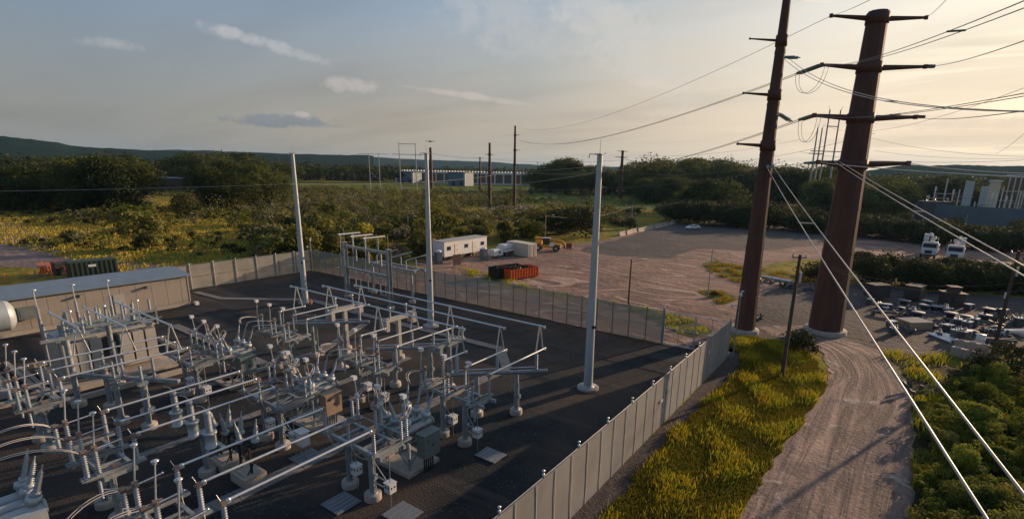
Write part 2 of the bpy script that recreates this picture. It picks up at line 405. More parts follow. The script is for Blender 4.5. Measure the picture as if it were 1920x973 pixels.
# station pad, gravel margin, yard, tracks
sheet('substation_gravel', [(-76, -30), (-10.7, -30), (-10.7, 48.1), (-76, 48.1)], .024, M['gravel'])
sheet('gravel_margin', ragged([(-10.7, -30), (-8.0, -30), (-7.4, 15), (-7.4, 30), (-7.6, 44), (-8.0, 50.5), (-14, 50.2), (-14, 48), (-10.7, 47)], .22, 5, 3), .018, M['gravel_edge'])
sheet('fence_strip', ragged([(-8.5, 50.8), (-14, 48.35), (-40, 48.35), (-74, 48.35), (-72, 56), (-60, 62), (-40, 58), (-12, 60)], .3, 4, 51), .0105, M['dirt'])
yard = G([(1380, 636), (1250, 600), (1100, 560), (960, 530), (850, 512), (790, 500), (800, 486), (900, 470), (1010, 462), (1075, 458), (1140, 448), (1200, 434), (1285, 416), (1400, 414), (1520, 420), (1650, 428), (1800, 436), (1920, 446), (2050, 460), (2080, 520), (1920, 522), (1800, 505), (1700, 492), (1600, 486), (1500, 487), (1430, 500), (1440, 520), (1530, 535), (1560, 560)])
sheet('dirt_yard', ragged(yard[:20] + yard[20:], .5, 4, 5), .012, M['dirt'])
M['yard_shade'] = dirt_material('shaded_yard_dirt', (.115, .095, .088), (.085, .075, .073), (.055, .05, .05), (.26, .21, .19), False)  # shade of the bank over the far yard, painted as a darker ground sheet
sheet('painted_yard_shade', ragged(G([(1085, 470), (1140, 454), (1200, 437), (1285, 418), (1400, 415), (1520, 421), (1650, 429), (1800, 437), (1960, 448), (1960, 458), (1750, 450), (1640, 450), (1520, 462), (1400, 470), (1310, 468), (1250, 484), (1160, 480)]), .8, 5, 61), .016, M['yard_shade'])
low = G([(1380, 622), (1420, 560), (1500, 528), (1620, 535), (1760, 548), (1920, 560), (2100, 590), (2100, 700), (1900, 655), (1780, 660), (1690, 668), (1600, 650), (1480, 660)])
M['lowyard'] = dirt_material('lower_yard_dirt', (.10, .085, .078), (.075, .066, .062), (.045, .04, .04), (.20, .165, .14), False)
sheet('storage_yard', ragged(low, .3, 4, 6), .016, M['lowyard'])
# the access track: a strip with its own across/along coordinates so that the ruts follow it
def strip(name, pairs, z, mt, n=8):
    L = len(pairs); rows = []
    P = [(Vector(a[:2]), Vector(b[:2])) for a, b in pairs]
    def cr(l, i, t):
        p = [l[max(0, min(L-1, i+k))] for k in (-1, 0, 1, 2)]
        return .5*((2*p[1]) + (p[2]-p[0])*t + (2*p[0]-5*p[1]+4*p[2]-p[3])*t*t + (3*p[1]-p[0]-3*p[2]+p[3])*t**3)
    for i in range(L-1):
        for k in range(n): rows.append((cr([q[0] for q in P], i, k/n), cr([q[1] for q in P], i, k/n)))
    rows.append(P[-1]); me = bpy.data.meshes.new(name); W = 8; vs = []; uv = []; d = 0; rr = random.Random(4)
    for j, (a, b) in enumerate(rows):
        if j: d += ((a+b)/2 - (rows[j-1][0]+rows[j-1][1])/2).length
        for w in range(W+1):
            t = w/W; e = rr.uniform(-.25, .25) if w in (0, W) else 0
            p = a.lerp(b, t) + (b-a).normalized()*e
            vs.append((p.x, p.y, z)); uv.append(((t-.5)*(b-a).length, d))
    fs = [(j*(W+1)+w, j*(W+1)+w+1, (j+1)*(W+1)+w+1, (j+1)*(W+1)+w) for j in range(len(rows)-1) for w in range(W)]
    me.from_pydata(vs, [], fs); u = me.uv_layers.new(name='along')
    for l in me.loops: u.data[l.index].uv = uv[l.vertex_index]
    me.materials.append(mt); me.update()
    if me.polygons[0].normal.z < 0: me.flip_normals()
    return struct(link(bpy.data.objects.new(name, me)))
def track_material():
    mt = bpy.data.materials.new('rutted_track'); mt.use_nodes = True; nt = mt.node_tree; b = nt.nodes['Principled BSDF']; b.inputs['Roughness'].default_value = .9; b.inputs['Specular IOR Level'].default_value = .2
    uvn = nt.nodes.new('ShaderNodeUVMap'); uvn.uv_map = 'along'
    tc = nt.nodes.new('ShaderNodeTexCoord')
    def nz(v, sc, st=(1, 1, 1), det=6, ro=.6, dist=0):
        mp = nt.nodes.new('ShaderNodeMapping'); mp.inputs['Scale'].default_value = st; nt.links.new(v, mp.inputs[0])
        n = nt.nodes.new('ShaderNodeTexNoise'); n.inputs['Scale'].default_value = sc; n.inputs['Detail'].default_value = det; n.inputs['Roughness'].default_value = ro; n.inputs['Distortion'].default_value = dist
        nt.links.new(mp.outputs[0], n.inputs['Vector']); return n.outputs[0]
    U = uvn.outputs[0]; O = tc.outputs['Object']
    ruts = nz(U, .8, (1.0, .07, 1), 4, .6, 1.6)
    c = mixc(nt, ramp(nt, nz(O, .25), [(.35, 0), (.65, 1)]), (.40, .275, .215), (.24, .175, .145))
    c = mixc(nt, ramp(nt, ruts, [(.40, .9), (.52, 0)]), c, (.12, .095, .083))
    c = mixc(nt, ramp(nt, ruts, [(.56, 0), (.70, .9)]), c, (.50, .36, .29))
    c = mixc(nt, ramp(nt, nz(O, .22, (1, 1, 1), 5, .6, .6), [(.52, 0), (.60, .75)]), c, (.17, .13, .115))
    c = mixc(nt, ramp(nt, nz(O, .35, (1, 1, 1), 6, .65, .8), [(.60, 0), (.66, .7)]), c, (.58, .48, .42))
    c = mixc(nt, ramp(nt, nz(U, 2.2, (1, 2.2, 1)), [(.58, 0), (.70, .6)]), c, (.52, .43, .37))
    c = mixc(nt, ramp(nt, nz(O, 5), [(.5, 0), (.8, .4)]), c, (.13, .10, .088))
    nt.links.new(c, b.inputs['Base Color'])
    bp = nt.nodes.new('ShaderNodeBump'); bp.inputs['Strength'].default_value = 1.0; bp.inputs['Distance'].default_value = .3
    nt.links.new(mathn(nt, 'ADD', ruts, mathn(nt, 'MULTIPLY', nz(O, 3, (1, 1, 1), 8, .7), .5)), bp.inputs['Height']); nt.links.new(bp.outputs[0], b.inputs['Normal'])
    return mt
M['track'] = track_material()
pairs = [(gp(a[0], a[1]), gp(b[0], b[1])) for a, b in [((1330, 1100), (1740, 1100)), ((1375, 973), (1712, 973)), ((1455, 850), (1712, 850)), ((1530, 740), (1712, 765)), ((1555, 700), (1690, 700)), ((1530, 655), (1650, 662)), ((1450, 628), (1600, 640)), ((1420, 612), (1520, 610))]]
strip('access_road', pairs, .03, M['track'])
sheet('dirt_pad', ragged(G([(-300, 395), (0, 403), (50, 420), (92, 450), (104, 475), (88, 492), (0, 497), (-300, 500)]), .6, 5, 8), .012, M['dirt2'])
sheet('dirt_road', ragged(G([(-300, 490), (0, 484), (90, 480), (200, 490), (330, 497), (355, 502), (360, 520), (200, 540), (150, 515), (0, 500), (-300, 520)]), .3, 4, 9), .014, M['dirt2'])
sheet('gravel_path', ragged(G([(905, 388), (935, 380), (1000, 386), (1010, 392), (960, 394), (915, 393)]), 1.0, 3, 10), .012, M['dirt2'])
sheet('far_meadow', ragged([bearing(a, d) for a, d in [(505, 430), (570, 400), (640, 400), (700, 400), (800, 380), (900, 370), (980, 270), (1100, 250), (1240, 250), (1290, 300), (1250, 400), (1100, 420), (990, 570), (640, 600), (560, 640), (505, 600)]], 6, 5, 11), .02, M['meadow'])
for i, (pl, sd) in enumerate(((([(1400, 530), (1345, 512), (1318, 497), (1345, 490), (1420, 506), (1500, 516), (1545, 522), (1520, 528), (1440, 522)]), 12), (([(1330, 560), (1310, 545), (1350, 545), (1380, 562), (1350, 572)]), 13), (([(1170, 575), (1110, 562), (1180, 572), (1300, 600), (1330, 625), (1290, 632), (1230, 605)]), 14))):
    sheet('weed_patch', ragged(G(pl), .35, 4, sd), .02, material('weedy_ground', (.13, .11, .02), .95, 0, (.07, .08, .02), .8, bump=.6, spec=.1))
M['verge'] = material('verge_soil', (.16, .16, .03), .95, 0, (.26, .22, .045), 1.2, bump=.6, spec=.1)
verge = ragged([(-9.6, 8)] + [tuple(p[:2]) for p in G([(1128, 973), (1200, 885), (1262, 815), (1330, 748), (1382, 692), (1385, 665), (1362, 645), (1385, 632), (1440, 638), (1505, 656), (1540, 695), (1545, 730), (1505, 790), (1462, 850), (1425, 905), (1385, 973)])] + [(-4.6, 8)], .22, 6, 15)
sheet('grass_verge', verge, .022, M['verge'])
right_verge = ragged(G([(1712, 1100), (1712, 973), (1708, 850), (1712, 765), (1694, 700), (1660, 662), (1760, 668), (1790, 690), (1920, 700), (2200, 740), (2200, 1100)]), .2, 4, 16)
sheet('bush_ground', right_verge, .022, material('leafy_soil', (.03, .033, .014), .95, 0, (.05, .04, .02), 1.5, bump=.6, spec=.1))

# concrete cable trenches with lids
M['trench'] = material('trench_lid_concrete', (.20, .195, .19), .85, 0, (.14, .137, .135), 1.5, bump=.2)
def trench(pts, w=.85):
    lids = MB(); gap = MB()
    for a, b in zip(pts, pts[1:]):
        a, b = Vector((*a, 0)), Vector((*b, 0)); d = (b-a); L = d.length; d.normalize(); k = max(1, int(L/1.1)); rz = math.atan2(d.y, d.x)
        for i in range(k):
            c = a + d*(L*(i+.5)/k); lids.box((c.x, c.y, .055), (L/k-.03, w, .07), rz)
    return struct(lids.build('cable_trench', M['trench']))
trench([(-74, 29.6), (-68, 30.0)], .8); trench([(-68, 30.0), (-58.8, 36.6), (-48, 36.4), (-28.6, 36.9), (-25.0, 33.2), (-25.1, 29.6), (-25.3, 20)], .9)
trench([(-25.3, 20), (-25.3, 6)], 1.0); trench([(-45, 34.0), (-41, 26), (-41, 14)], .8); trench([(-60, 21.5), (-41.6, 21.3)], .9); trench([(-33.5, 30), (-33.5, 9)], .6)
M['mat'] = material('ground_grid_mat', (.22, .25, .28), .6, .3, (.17, .19, .21), 8)
for i, (px, py, w, h, l) in enumerate(((920, 855, 1.5, 1.2, 'grey steel grid mat on the gravel nearest the fence, right of the switchgear'), (578, 860, 1.6, 1.5, 'grey grid mat beside the concrete trench in the middle of the switchyard'), (755, 965, 1.5, 1.4, 'grey grid mat below the mechanism box at the bottom edge'), (560, 880, 1.3, 1.2, None), (640, 945, 1.4, 1.4, 'dark blue-grey grid mat in shade by the front column footing'))):
    if l is None: continue
    p = gp(px, py); mb = MB(); mb.box((0, 0, .09), (w, h, .04))
    for k in range(5): mb.box((-w/2+.12+k*(w-.24)/4, 0, .125), (.05, h-.1, .03))
    o = mb.build('grid_mat', M['mat'], loc=(p.x, p.y, 0)); tag(o, l, 'mat')

# ------------------------------------------------------------------ fences
FX, BY, LX = -10.7, 48.1, -76.0
M['post_d'] = material('dull_fence_post', (.13, .14, .14), .6, .2, (.22, .22, .21), 3)
M['screen_tan'] = material('tan_windscreen', (.255, .252, .245), .85, 0, (.19, .188, .183), .35, trans=.10)
M['screen_back'] = material('grey_green_windscreen', (.30, .34, .31), .85, 0, (.42, .36, .26), .25, alpha=.68)
M['screen_left'] = material('pale_windscreen', (.33, .31, .28), .85, 0, (.25, .24, .22), .8, alpha=.86)
M['chain'] = material('chain_link_mesh', (.35, .36, .36), .6, .3, alpha=.13)
def fence_run(a, b, h, name, label, screen, step=3.05, inset=.05, side=1, balls=False, seams=False, mid=False, screen_name='windscreen', group=None, panels=None, pmat=None):
    """posts with a cloth or mesh hung on them between a and b; side = which side the cloth hangs on"""
    a, b = Vector((*a, 0)), Vector((*b, 0)); d = (b-a); L = d.length; d.normalize(); nrm = Vector((-d.y, d.x, 0))*side
    t = thing(name, label, 'fence', a, math.atan2(d.y, d.x), group)
    def loc(s, off, z): return (s, off*side, z)
    k = int(round(L/step)); post = MB().tube((0, 0, 0), (0, 0, h+.08), .055, .055, 8).lathe([(.07, 0), (.07, .05), (.0, .1)], (0, 0, h+.08), 8)
    if balls: post.tube((0, 0, h+.1), (0, 0, h+.22), .03).lathe([(0, -.07), (.06, -.04), (.08, 0), (.06, .04), (0, .07)], (0, 0, h+.28), 8)
    pm = post.mesh('fence_post', pmat or M['alum'])
    for i in range(k+1): put('post', pm, t, (L*i/k, 0, 0))
    rail = MB()
    for z in ((h-.03, h*.52, .12) if mid else (h-.03, .12)): rail.tube((0, 0, z), (L, 0, z), .028, n=6)
    rail.build('rail', M['galv'], t)
    off = .075*side; ns = max(8, int(L/ .8)); cl = MB(); vs = []; rr = random.Random(5)
    rows = 5
    for j in range(rows+1):
        for i in range(ns+1):
            s = L*i/ns; bulge = .006*math.sin(i*1.7+j*2.1) + .010*math.sin(math.pi*j/rows)*math.sin(i*.9)
            vs.append((s, off + bulge*side, .04 + (h-.05)*j/rows))
    cl.add(vs, [(j*(ns+1)+i, j*(ns+1)+i+1, (j+1)*(ns+1)+i+1, (j+1)*(ns+1)+i) for j in range(rows) for i in range(ns)], True)
    cl.build(screen_name, screen, t)
    if seams:
        sm = MB(); q = int(round(L/1.52))
        for i in range(q+1):
            s = L*i/q; sm.box((s, off*1.0+.03*side, h/2), (.035, .03, h-.1))
        sm.build('seam_batten', M['screen_seam'], t)
    return t
M['screen_seam'] = material('pale_batten', (.55, .52, .48), .7)
f1 = fence_run((FX, -8), (FX, BY), 3.6, 'screened_fence', 'tall front fence with solid tan cloth and pale seams running up along the grass verge', M['screen_tan'], 3.05, side=-1, balls=True, seams=True)
for (s, z) in ((38.9, 2.05), (49.2, 2.5), (40.0, 2.3)):
    o = MB().box((0, 0, 0), (.32, .015, .2)).build('warning_plate', M['paint_w'], f1); o.location = (s, -.17, z)
f2 = fence_run((FX-6.2, BY), (LX, BY), 3.4, 'back_fence', 'long back fence with see-through grey-green screen facing the dirt yard', M['screen_back'], 1.85, side=-1, mid=True, pmat=M['post_d'])
f3 = fence_run((LX, BY), (LX, -30), 3.4, 'side_fence', 'pale translucent fence running left behind the control building', M['screen_left'], 3.05, side=-1, mid=True)
# chain link gate in the right end of the back fence
g = thing('chain_link_gate', 'open-mesh double gate with bright steel frame next to the front fence corner', 'gate', (FX-6.2, BY, 0))
fr = MB()
for (x0, x1) in ((0, 3.05), (3.1, 6.15)):
    for x in (x0+.04, x1-.04): fr.tube((x, 0, .1), (x, 0, 3.4), .04)
    for z in (.12, 1.75, 3.38): fr.tube((x0, 0, z), (x1, 0, z), .035)
    fr.tube(((x0+x1)/2, 0, .12), ((x0+x1)/2, 0, 3.38), .03)
fr.build('gate_frame', M['alum'], g)
ch = MB(); ch.add([(0, .02, .12), (6.15, .02, .12), (6.15, .02, 3.38), (0, .02, 3.38)], [(0, 1, 2, 3)]); ch.build('mesh', M['chain'], g)
o = MB().tube((0, 0, 0), (0, 0, 3.75), .1).lathe([(.12, 0), (0, .1)], (0, 0, 3.75), 8).build('gate_post', M['galv'], g); o.location = (-.1, 0, 0)
# camera poles in the two corners
def camera_pole(x, y, h, label, rz):
    t = thing('camera_pole', label, 'camera pole', (x, y, 0), rz)
    MB().tube((0, 0, 0), (0, 0, h), .06, .05, 8).build('pole', M['galv'], t)
    a = MB().tube((0, 0, h-.9), (-.55, 0, h-.8), .03); a.build('bracket', M['galv'], t)
    MB().lathe([(0, -.12), (.1, -.08), (.14, 0), (.14, .12), (.1, .18), (0, .2)], (-.6, 0, h-.95), 10).build('dome_camera', M['paint_w'], t)
    MB().lathe([(.05, 0), (.13, .05), (.13, .3), (.05, .38)], (0, 0, h), 10).box((.1, 0, h+.5), (.26, .12, .12)).build('lamp_head', M['paint_w'], t)
    return t
camera_pole(-75.3, 47.6, 4.9, 'slim camera pole standing in the far corner of the fence', .5)
camera_pole(-10.2, 48.5, 5.8, 'slim camera pole behind the near fence corner by the thinner brown pylon', .3)

# ------------------------------------------------------------------ switchyard
BAYS = [(-20.4, 'front bay nearest the fence'), (-28.7, 'middle bay'), (-39.4, 'far bay by the transformer')]
PH = (-1.93, 0.0, 1.93); PN = ('left', 'centre', 'right')
ZL, ZH = 4.5, 6.3                                   # heights of the low and the high bus
def ins_mesh(h, r=.085, sheds=9, mt=None):
    prof = [(r*.95, 0), (r*.95, .04), (r*.6, .05)]; s = (h-.12)/sheds
    for i in range(sheds):
        z = .06+i*s; prof += [(r*.7, z), (r*1.2, z+s*.30), (r*1.15, z+s*.42), (r*.74, z+s*.62)]
    prof += [(r*.6, h-.05), (r*.9, h-.04), (r*.9, h)]
    return MB().lathe(prof, n=10).mesh('post_insulator', mt or M['porc'])
INS = {}
def insulator(parent, loc, h=1.1, r=.075, name='insulator', tilt=None):
    k = (h, r)
    if k not in INS: INS[k] = ins_mesh(h, r, max(5, int(h*9)))
    o = put(name, INS[k], parent, loc)
    if tilt: o.rotation_euler = tilt
    return o
foot_me = MB().lathe([(.44, 0), (.44, .34), (.41, .38), (.0, .38)], n=20).mesh('footing', M['concrete'])
col_me = {}
cond_me = MB().tube((.20, .06, .1), (.20, .06, 2.4), .03, .03, 6).box((.22, .06, 1.35), (.14, .2, .28)).box((.17, .06, .75), (.1, .1, .05)).box((.17, .06, 2.0), (.1, .1, .05)).mesh('conduit', M['porc'])
def column(t, x, y, h, r=.145, foot=True):
    if foot: put('footing', foot_me, t, (x, y, 0))
    k = (h, r)
    if k not in col_me:
        col_me[k] = MB().tube((0, 0, .4), (0, 0, h), r, r, 12).lathe([(r+.12, .36), (r+.12, .40), (0, .40)], n=12).box((0, 0, h-.01), (r*2.6, r*2.6, .04)).mesh('column', M['galv'])
    c = put('column', col_me[k], t, (x, y, 0))
    if h > 2: put('conduit', cond_me, c)
    return c
jaw_me = MB().box((0, 0, .03), (.16, .2, .06)).box((.05, 0, .11), (.03, .16, .16)).box((-.05, 0, .11), (.03, .16, .16)).tube((0, -.16, .12), (0, .16, .12), .03).mesh('terminal', M['jaw'])
clamp_me = MB().lathe([(0, -.09), (.07, -.06), (.085, 0), (.07, .06), (0, .09)], axis=(0, 1, 0), n=8).tube((0, -.14, 0), (0, .1, 0), .055, .055, 8).box((0, 0, -.08), (.12, .14, .08)).mesh('bus_clamp', M['alum'])
mech_me = MB().box((0, 0, 0), (.42, .42, .5)).box((0, 0, .27), (.48, .48, .03)).mesh('mechanism_box', M['paint_w'])
mwin_me = MB().box((.10, -.212, .08), (.1, .01, .12)).box((-.10, -.212, .06), (.1, .01, .12)).box((.213, .1, .05), (.01, .08, .1)).box((.213, -.1, .05), (.01, .08, .1)).mesh('mechanism_window', M['dark'])
def mech_box(t, x, y, z, colx, coly, top):
    """operating mechanism on brackets with its vertical rod up to the frame"""
    m_ = put('mechanism_box', mech_me, t, (x, y, z)); put('window', mwin_me, m_)
    b = MB(); b.beam((colx, coly, z+.25), (x-.2, y, z+.2), .05, .05).beam((colx, coly, z-.2), (x-.2, y, z-.2), .05, .05).beam((colx, coly, z+1.2), (x-.25, y, z+.25), .04, .04)
    b.build('bracket', M['galv'], t)
    MB().tube((x, y, z+.25), (x, y, top), .025).tube((x, y, 0.0), (x, y, z-.25), .02).build('operating_rod', M['galv'], t)
def open_blade(sw, x, y, z, h, lean, cap):
    b = MB(); top = (x+lean[0], y+lean[1], z+h)
    b.tube((x, y, z), top, .035, .028, 8)
    o = b.build('blade', M['alum'], sw)
    c = MB()
    if cap == 'box': c.box((top[0], top[1], top[2]+.06), (.2, .24, .2)).box((top[0]-.12, top[1], top[2]+.12), (.2, .2, .05))
    else: c.lathe([(0, -.02), (.12, 0), (.14, .03), (.11, .06), (0, .07)], top, 12).box((top[0]-.1, top[1], top[2]-.08), (.18, .12, .1))
    c.build('blade_tip', M['paint_w'] if cap == 'box' else M['alum'], o)
def bez(p0, p1, p2, p3, n=14):
    p0, p1, p2, p3 = map(Vector, (p0, p1, p2, p3))
    return [p0*(1-t)**3 + p1*3*t*(1-t)**2 + p2*3*t*t*(1-t) + p3*t**3 for t in [i/n for i in range(n+1)]]
def stand(bc, y0, kind, label, group):
    """kind A: bus side, B: line side of the breaker, C: outgoing side"""
    t = thing('disconnect_switch_stand', label, 'switch', (bc, 0, 0), 0, group)
    zb = 3.0
    if kind == 'A': ycol, ybe, rail, pair, single, lean, cap, hb, xs = 21.65, (21.5, 22.6), (20.7, 23.0), (20.85, 21.2), 22.75, (.02, .06), 'box', 1.25, (-.95, .9)
    elif kind == 'B': ycol, ybe, rail, pair, single, lean, cap, hb, xs = 14.72, (14.25, 15.7), (13.85, 16.3), (15.78, 16.13), 14.1, (.0, -.1), 'box', 1.0, (-1.05, .8)
    else: ycol, ybe, rail, pair, single, lean, cap, hb, xs = 6.5, (6.0, 7.1), (5.2, 7.6), (5.45, 5.85), 7.3, (-.2, .25), 'disc', 1.5, (-.95, .9)
    for x in xs: column(t, x, ycol, zb-.14)
    b = MB()
    for y in ybe: b.box((0, y, zb), (5.1 if kind == 'A' else 4.5, .16, .2))
    for x in (-2.1, xs[0], xs[1], 2.1): b.box((x, (ybe[0]+ybe[1])/2, zb+.002), (.12, ybe[1]-ybe[0]-.2, .18))
    for x in xs: b.beam((x, ycol, zb-1.0), (x, ybe[0], zb-.12), .07, .07).beam((x, ycol, zb-1.0), (x, ybe[1], zb-.12), .07, .07)
    b.build('frame', M['galv'], t)
    for i, px in enumerate(PH):
        sw = MB().box((px-.11, (rail[0]+rail[1])/2, zb+.19), (.07, rail[1]-rail[0], .13)).box((px+.11, (rail[0]+rail[1])/2, zb+.19), (.07, rail[1]-rail[0], .13)).box((px, pair[0]-.0, zb+.245), (.34, .24, .04)).box((px, pair[1], zb+.245), (.34, .24, .04)).box((px, single, zb+.245), (.34, .24, .04)).build('disconnect_switch', M['galv'], t)
        zi = zb+.27
        for y in (*pair, single): insulator(sw, (px, y, zi), 1.1, .088 if kind == 'C' else .075)
        for y in (pair[0], single): put('terminal', jaw_me, sw, (px, y, zi+1.1))
        MB().tube((px, single, zb+.27), (px-.0, pair[1]+.1, zb+.42), .02).box((px, (rail[0]+rail[1])/2+.1, zb+.36), (.14, .3, .14)).tube((px+.17, pair[0], zb+.1), (px+.17, single, zb+.12), .018).build('linkage', M['jaw'], sw)
        k = MB().box((px, (pair[0]+pair[1])/2, zi+1.13), (.16, .62, .07)).tube((px-.16, pair[1], zi+1.2), (px+.16, pair[1], zi+1.2), .06).box((px, pair[1]+(.2 if kind != 'A' else -.2)*0, zi+1.25), (.1, .2, .2))
        k.build('hinge', M['jaw'] if kind != 'B' else M['alum'], sw)
        if kind == 'C': # arcing horn
            MB().tube((px, pair[1], zi+1.16), (px, pair[1]+.95, zi+1.22), .032).lathe([(0, -.06), (.06, 0), (0, .06)], (px, pair[1]+.95, zi+1.22), 8).tube((px-.2, pair[0], zi+1.15), (px-.3, pair[0]-.5, zi+1.35), .02).build('contact_arm', M['alum'], sw)
            MB().tube((px-.08, single, zi+1.15), (px-.22, single-.1, zi+1.5), .015, .015, 5).build('arcing_horn', M['alum'], sw)
        open_blade(sw, px, pair[1] if kind != 'A' else pair[0], zi+1.2, hb, lean, cap)
    for i, px in enumerate(PH):
        if kind != 'A' or i != 1:
            o = insulator(t, (px+.25, pair[1]-.1, zb+.02), .85, .07, 'hanging_insulator'); o.rotation_euler = (math.pi, 0, 0)
        if i < 2: MB().path(bez((px+.1, single, zb+.3), (px+.5, single-.2, zb-.5), (px+1.4, single+.2, zb-.6), (px+1.85, single, zb+.3), 10), .018, 5).build('lead', M['wire'], t)
    ph = MB().tube((-2.3, pair[1], zb+.32), (2.3, pair[1], zb+.32), .03); ph.build('gang_shaft', M['galv'], t)
    if kind == 'B': mech_box(t, 2.2, ycol, 1.25, xs[1], ycol, zb); mech_box(t, xs[0]+.55, ycol+.05, 1.2, xs[0], ycol, zb-.1)
    elif kind == 'A': mech_box(t, 2.1, ycol-.2, 1.25, xs[1], ycol, zb); mech_box(t, xs[0]+.6, ycol+.3, 1.2, xs[0], ycol, zb-.1)
    for c in t.children: c.location.y -= ycol
    t.location.y = ycol
    return t
GS = 'disconnect switch stands across the switchyard'
for bi, (bc, bn) in enumerate(BAYS):
    stand(bc, 0, 'A', ['front bay switch stand with three open blades below the ends of the high tubes', 'middle bay switch stand behind the brown cabinet, left of the front bay stand', 'small distant switch stand just in front of the leftmost grey mast'][bi], GS)
    stand(bc, 0, 'B', ['front switch stand with white capped blades and two white mechanism boxes above the lower footings', 'switch stand with white capped blades just left of the brown cabinet', 'switch stand with three white capped blades right of the big transformer'][bi], GS)
    stand(bc, 0, 'C', ['switch stand with leaning disc-tipped blades at the bottom edge, left of centre', 'switch stand with disc-tipped blades left of the bottom one, behind the cable arcs', 'switch stand with disc-tipped blades below the transformer at the left edge'][bi], GS)

# tubular bus bars
def bus(name, a, b, label, group, feet=(), drops=(), r=.058):
    """aluminium tube a-b; drops = x, y positions of A frames going down to the low bus"""
    t = thing(name, label, 'bus bar', a, 0, group); A = Vector(a)
    o = MB().tube((0, 0, 0), Vector(b)-A, r, r, 8); o.build('tube', M['alum'], t)
    d = (Vector(b)-A).normalized()
    for p in (Vector((0, 0, 0)), Vector(b)-A):
        c = put('end_clamp', clamp_me, t, p); c.rotation_euler = (0, 0, math.atan2(d.y, d.x)-math.pi/2)
    for (x, y) in drops:
        q = Vector((x, y, a[2]))-A; fr = MB(); h = ZH-ZL-.03
        fr.tube(q+Vector((0, -.04, 0)), q+Vector((0, -.42, -h)), .045).tube(q+Vector((0, .04, 0)), q+Vector((0, .42, -h)), .045).tube(q+Vector((-.1, 0, 0)), q+Vector((.1, 0, 0)), .085)
        fr.build('a_frame', M['alum'], t)
    return t
YEND = (24.9, 26.8, 28.75)
GL = 'low bus bars between the switches and the high bus'; GH = 'high bus bars crossing all three bays'; GF = 'long feeder bars running to the outgoing switches'
for bi, (bc, bn) in enumerate(BAYS):
    where = ['in the front bay', 'in the middle bay', 'in the far bay'][bi]
    for i, px in enumerate(PH):
        bus('low_bus_bar', (bc+px, 22.85, ZL), (bc+px, YEND[i]+.15, ZL), f'{PN[i]} low tube from switches to high bus {where}', GL)
        bus('feeder_bar', (bc+px, 13.95, ZL), (bc+px, 7.5, ZL), f'{PN[i]} long feeder tube running to the disc-tipped switches {where}', GF)
YH = (24.45, 26.3, 28.2)
for i in range(3):
    x0, x1 = BAYS[2][0]+PH[i]-.8, BAYS[0][0]+PH[i]+.35
    bus('high_bus_bar', (x0, YH[i], ZH), (x1, YH[i], ZH), f'{("nearest", "middle", "farthest")[i]} of three long high tubes with inverted V legs crossing the yard', GH, drops=[(b[0]+PH[i], YH[i]) for b in BAYS], r=.065)
YT = (9.4, 11.3, 13.2)
for i in range(3):
    x1 = BAYS[2][0]+PH[i]+.1
    bus('transformer_bar', (-47.0, YT[i], ZH), (x1, YT[i], ZH), f'{("nearest", "middle", "farthest")[i]} of three high tubes from the transformer top ending in inverted V legs', 'high tubes from the transformer', drops=[(BAYS[2][0]+PH[i], YT[i])], r=.065)

# supports under the low bus: a diagonal beam on two columns
slim_foot = MB().lathe([(.62, 0), (.62, .10), (.5, .14), (.30, .22), (.16, .50), (.14, .52)], n=18).mesh('cone_footing', M['concrete'])
for bi, (bc, bn) in enumerate(BAYS):
    t = thing('bus_support', ['diagonal pipe beam on two footed columns below the nearest ends of the low tubes', 'bus support with diagonal beam in the middle bay, behind the breaker', 'bus support with diagonal beam in the far bay, in front of the dead-end frame'][bi], 'bus support', (bc, 26, 0), 0, 'diagonal bus supports')
    for dx in (-1.0, .95):
        column(t, dx, dx*.98, 3.0, .16)
    MB().tube((-2.5, -2.45, 3.12), (2.5, 2.45, 3.12), .13, .13, 10).build('beam', M['galv'], t)
    for px in PH: insulator(t, (px, px*.98, 3.25), 1.15, .10); 
    MB().tube((-2.35, -1.9, 3.3), (1.75, 2.2, 3.3), .035).build('side_rail', M['alum'], t)
# T shaped arrester stands with pale boxes, between bays
for (x, y, h, l) in ((-39.6, 27.9, 3.9, 'beige T-shaped stand with a long box beam, left of the other one behind the bus'), (-34.0, 29.3, 3.7, 'beige T-shaped stand with panel boxes nearer the middle mast'), ):
    t = thing('potential_device_stand', l, 'stand', (x, y, 0), 0, 'T-shaped stands')
    MB().box((0, 0, h/2), (.32, .32, h)).build('column', M['tr_grey'], t)
    MB().box((0, .1, h+.14), (.5, 3.0, .28)).build('box_beam', M['tr_grey'], t)
    MB().box((0, -1.5, h-.25), (.9, .35, .95)).build('panel_box', M['tr_grey'], t); MB().box((0, 1.55, h-.1), (.8, .4, .9)).build('panel_box', M['tr_grey'], t)
    for dy in (-.9, .9): insulator(t, (0, dy, h+.28), .8, .08); MB().lathe([(0, -.1), (.1, -.06), (.12, 0), (.1, .06), (0, .1)], (0, dy, h+1.18), 10).build('cap', M['alum'], t)
    put('footing', foot_me, t)
# slim posts with footing between bays
for i, (px, py, h, l) in enumerate(((597, 664, 2.9, 'lone slim post with ring footing left of the middle bay switch stand'), (640, 690, 3.0, 'slim post right of the lone one, near the yellow-lit footing'),)):
    p = gp(px, py); t = thing('slim_post', l, 'post', (p.x, p.y, 0)); put('footing', slim_foot, t); MB().tube((0, 0, .45), (0, 0, h), .09).build('shaft', M['galv'], t); insulator(t, (0, 0, h), .8)

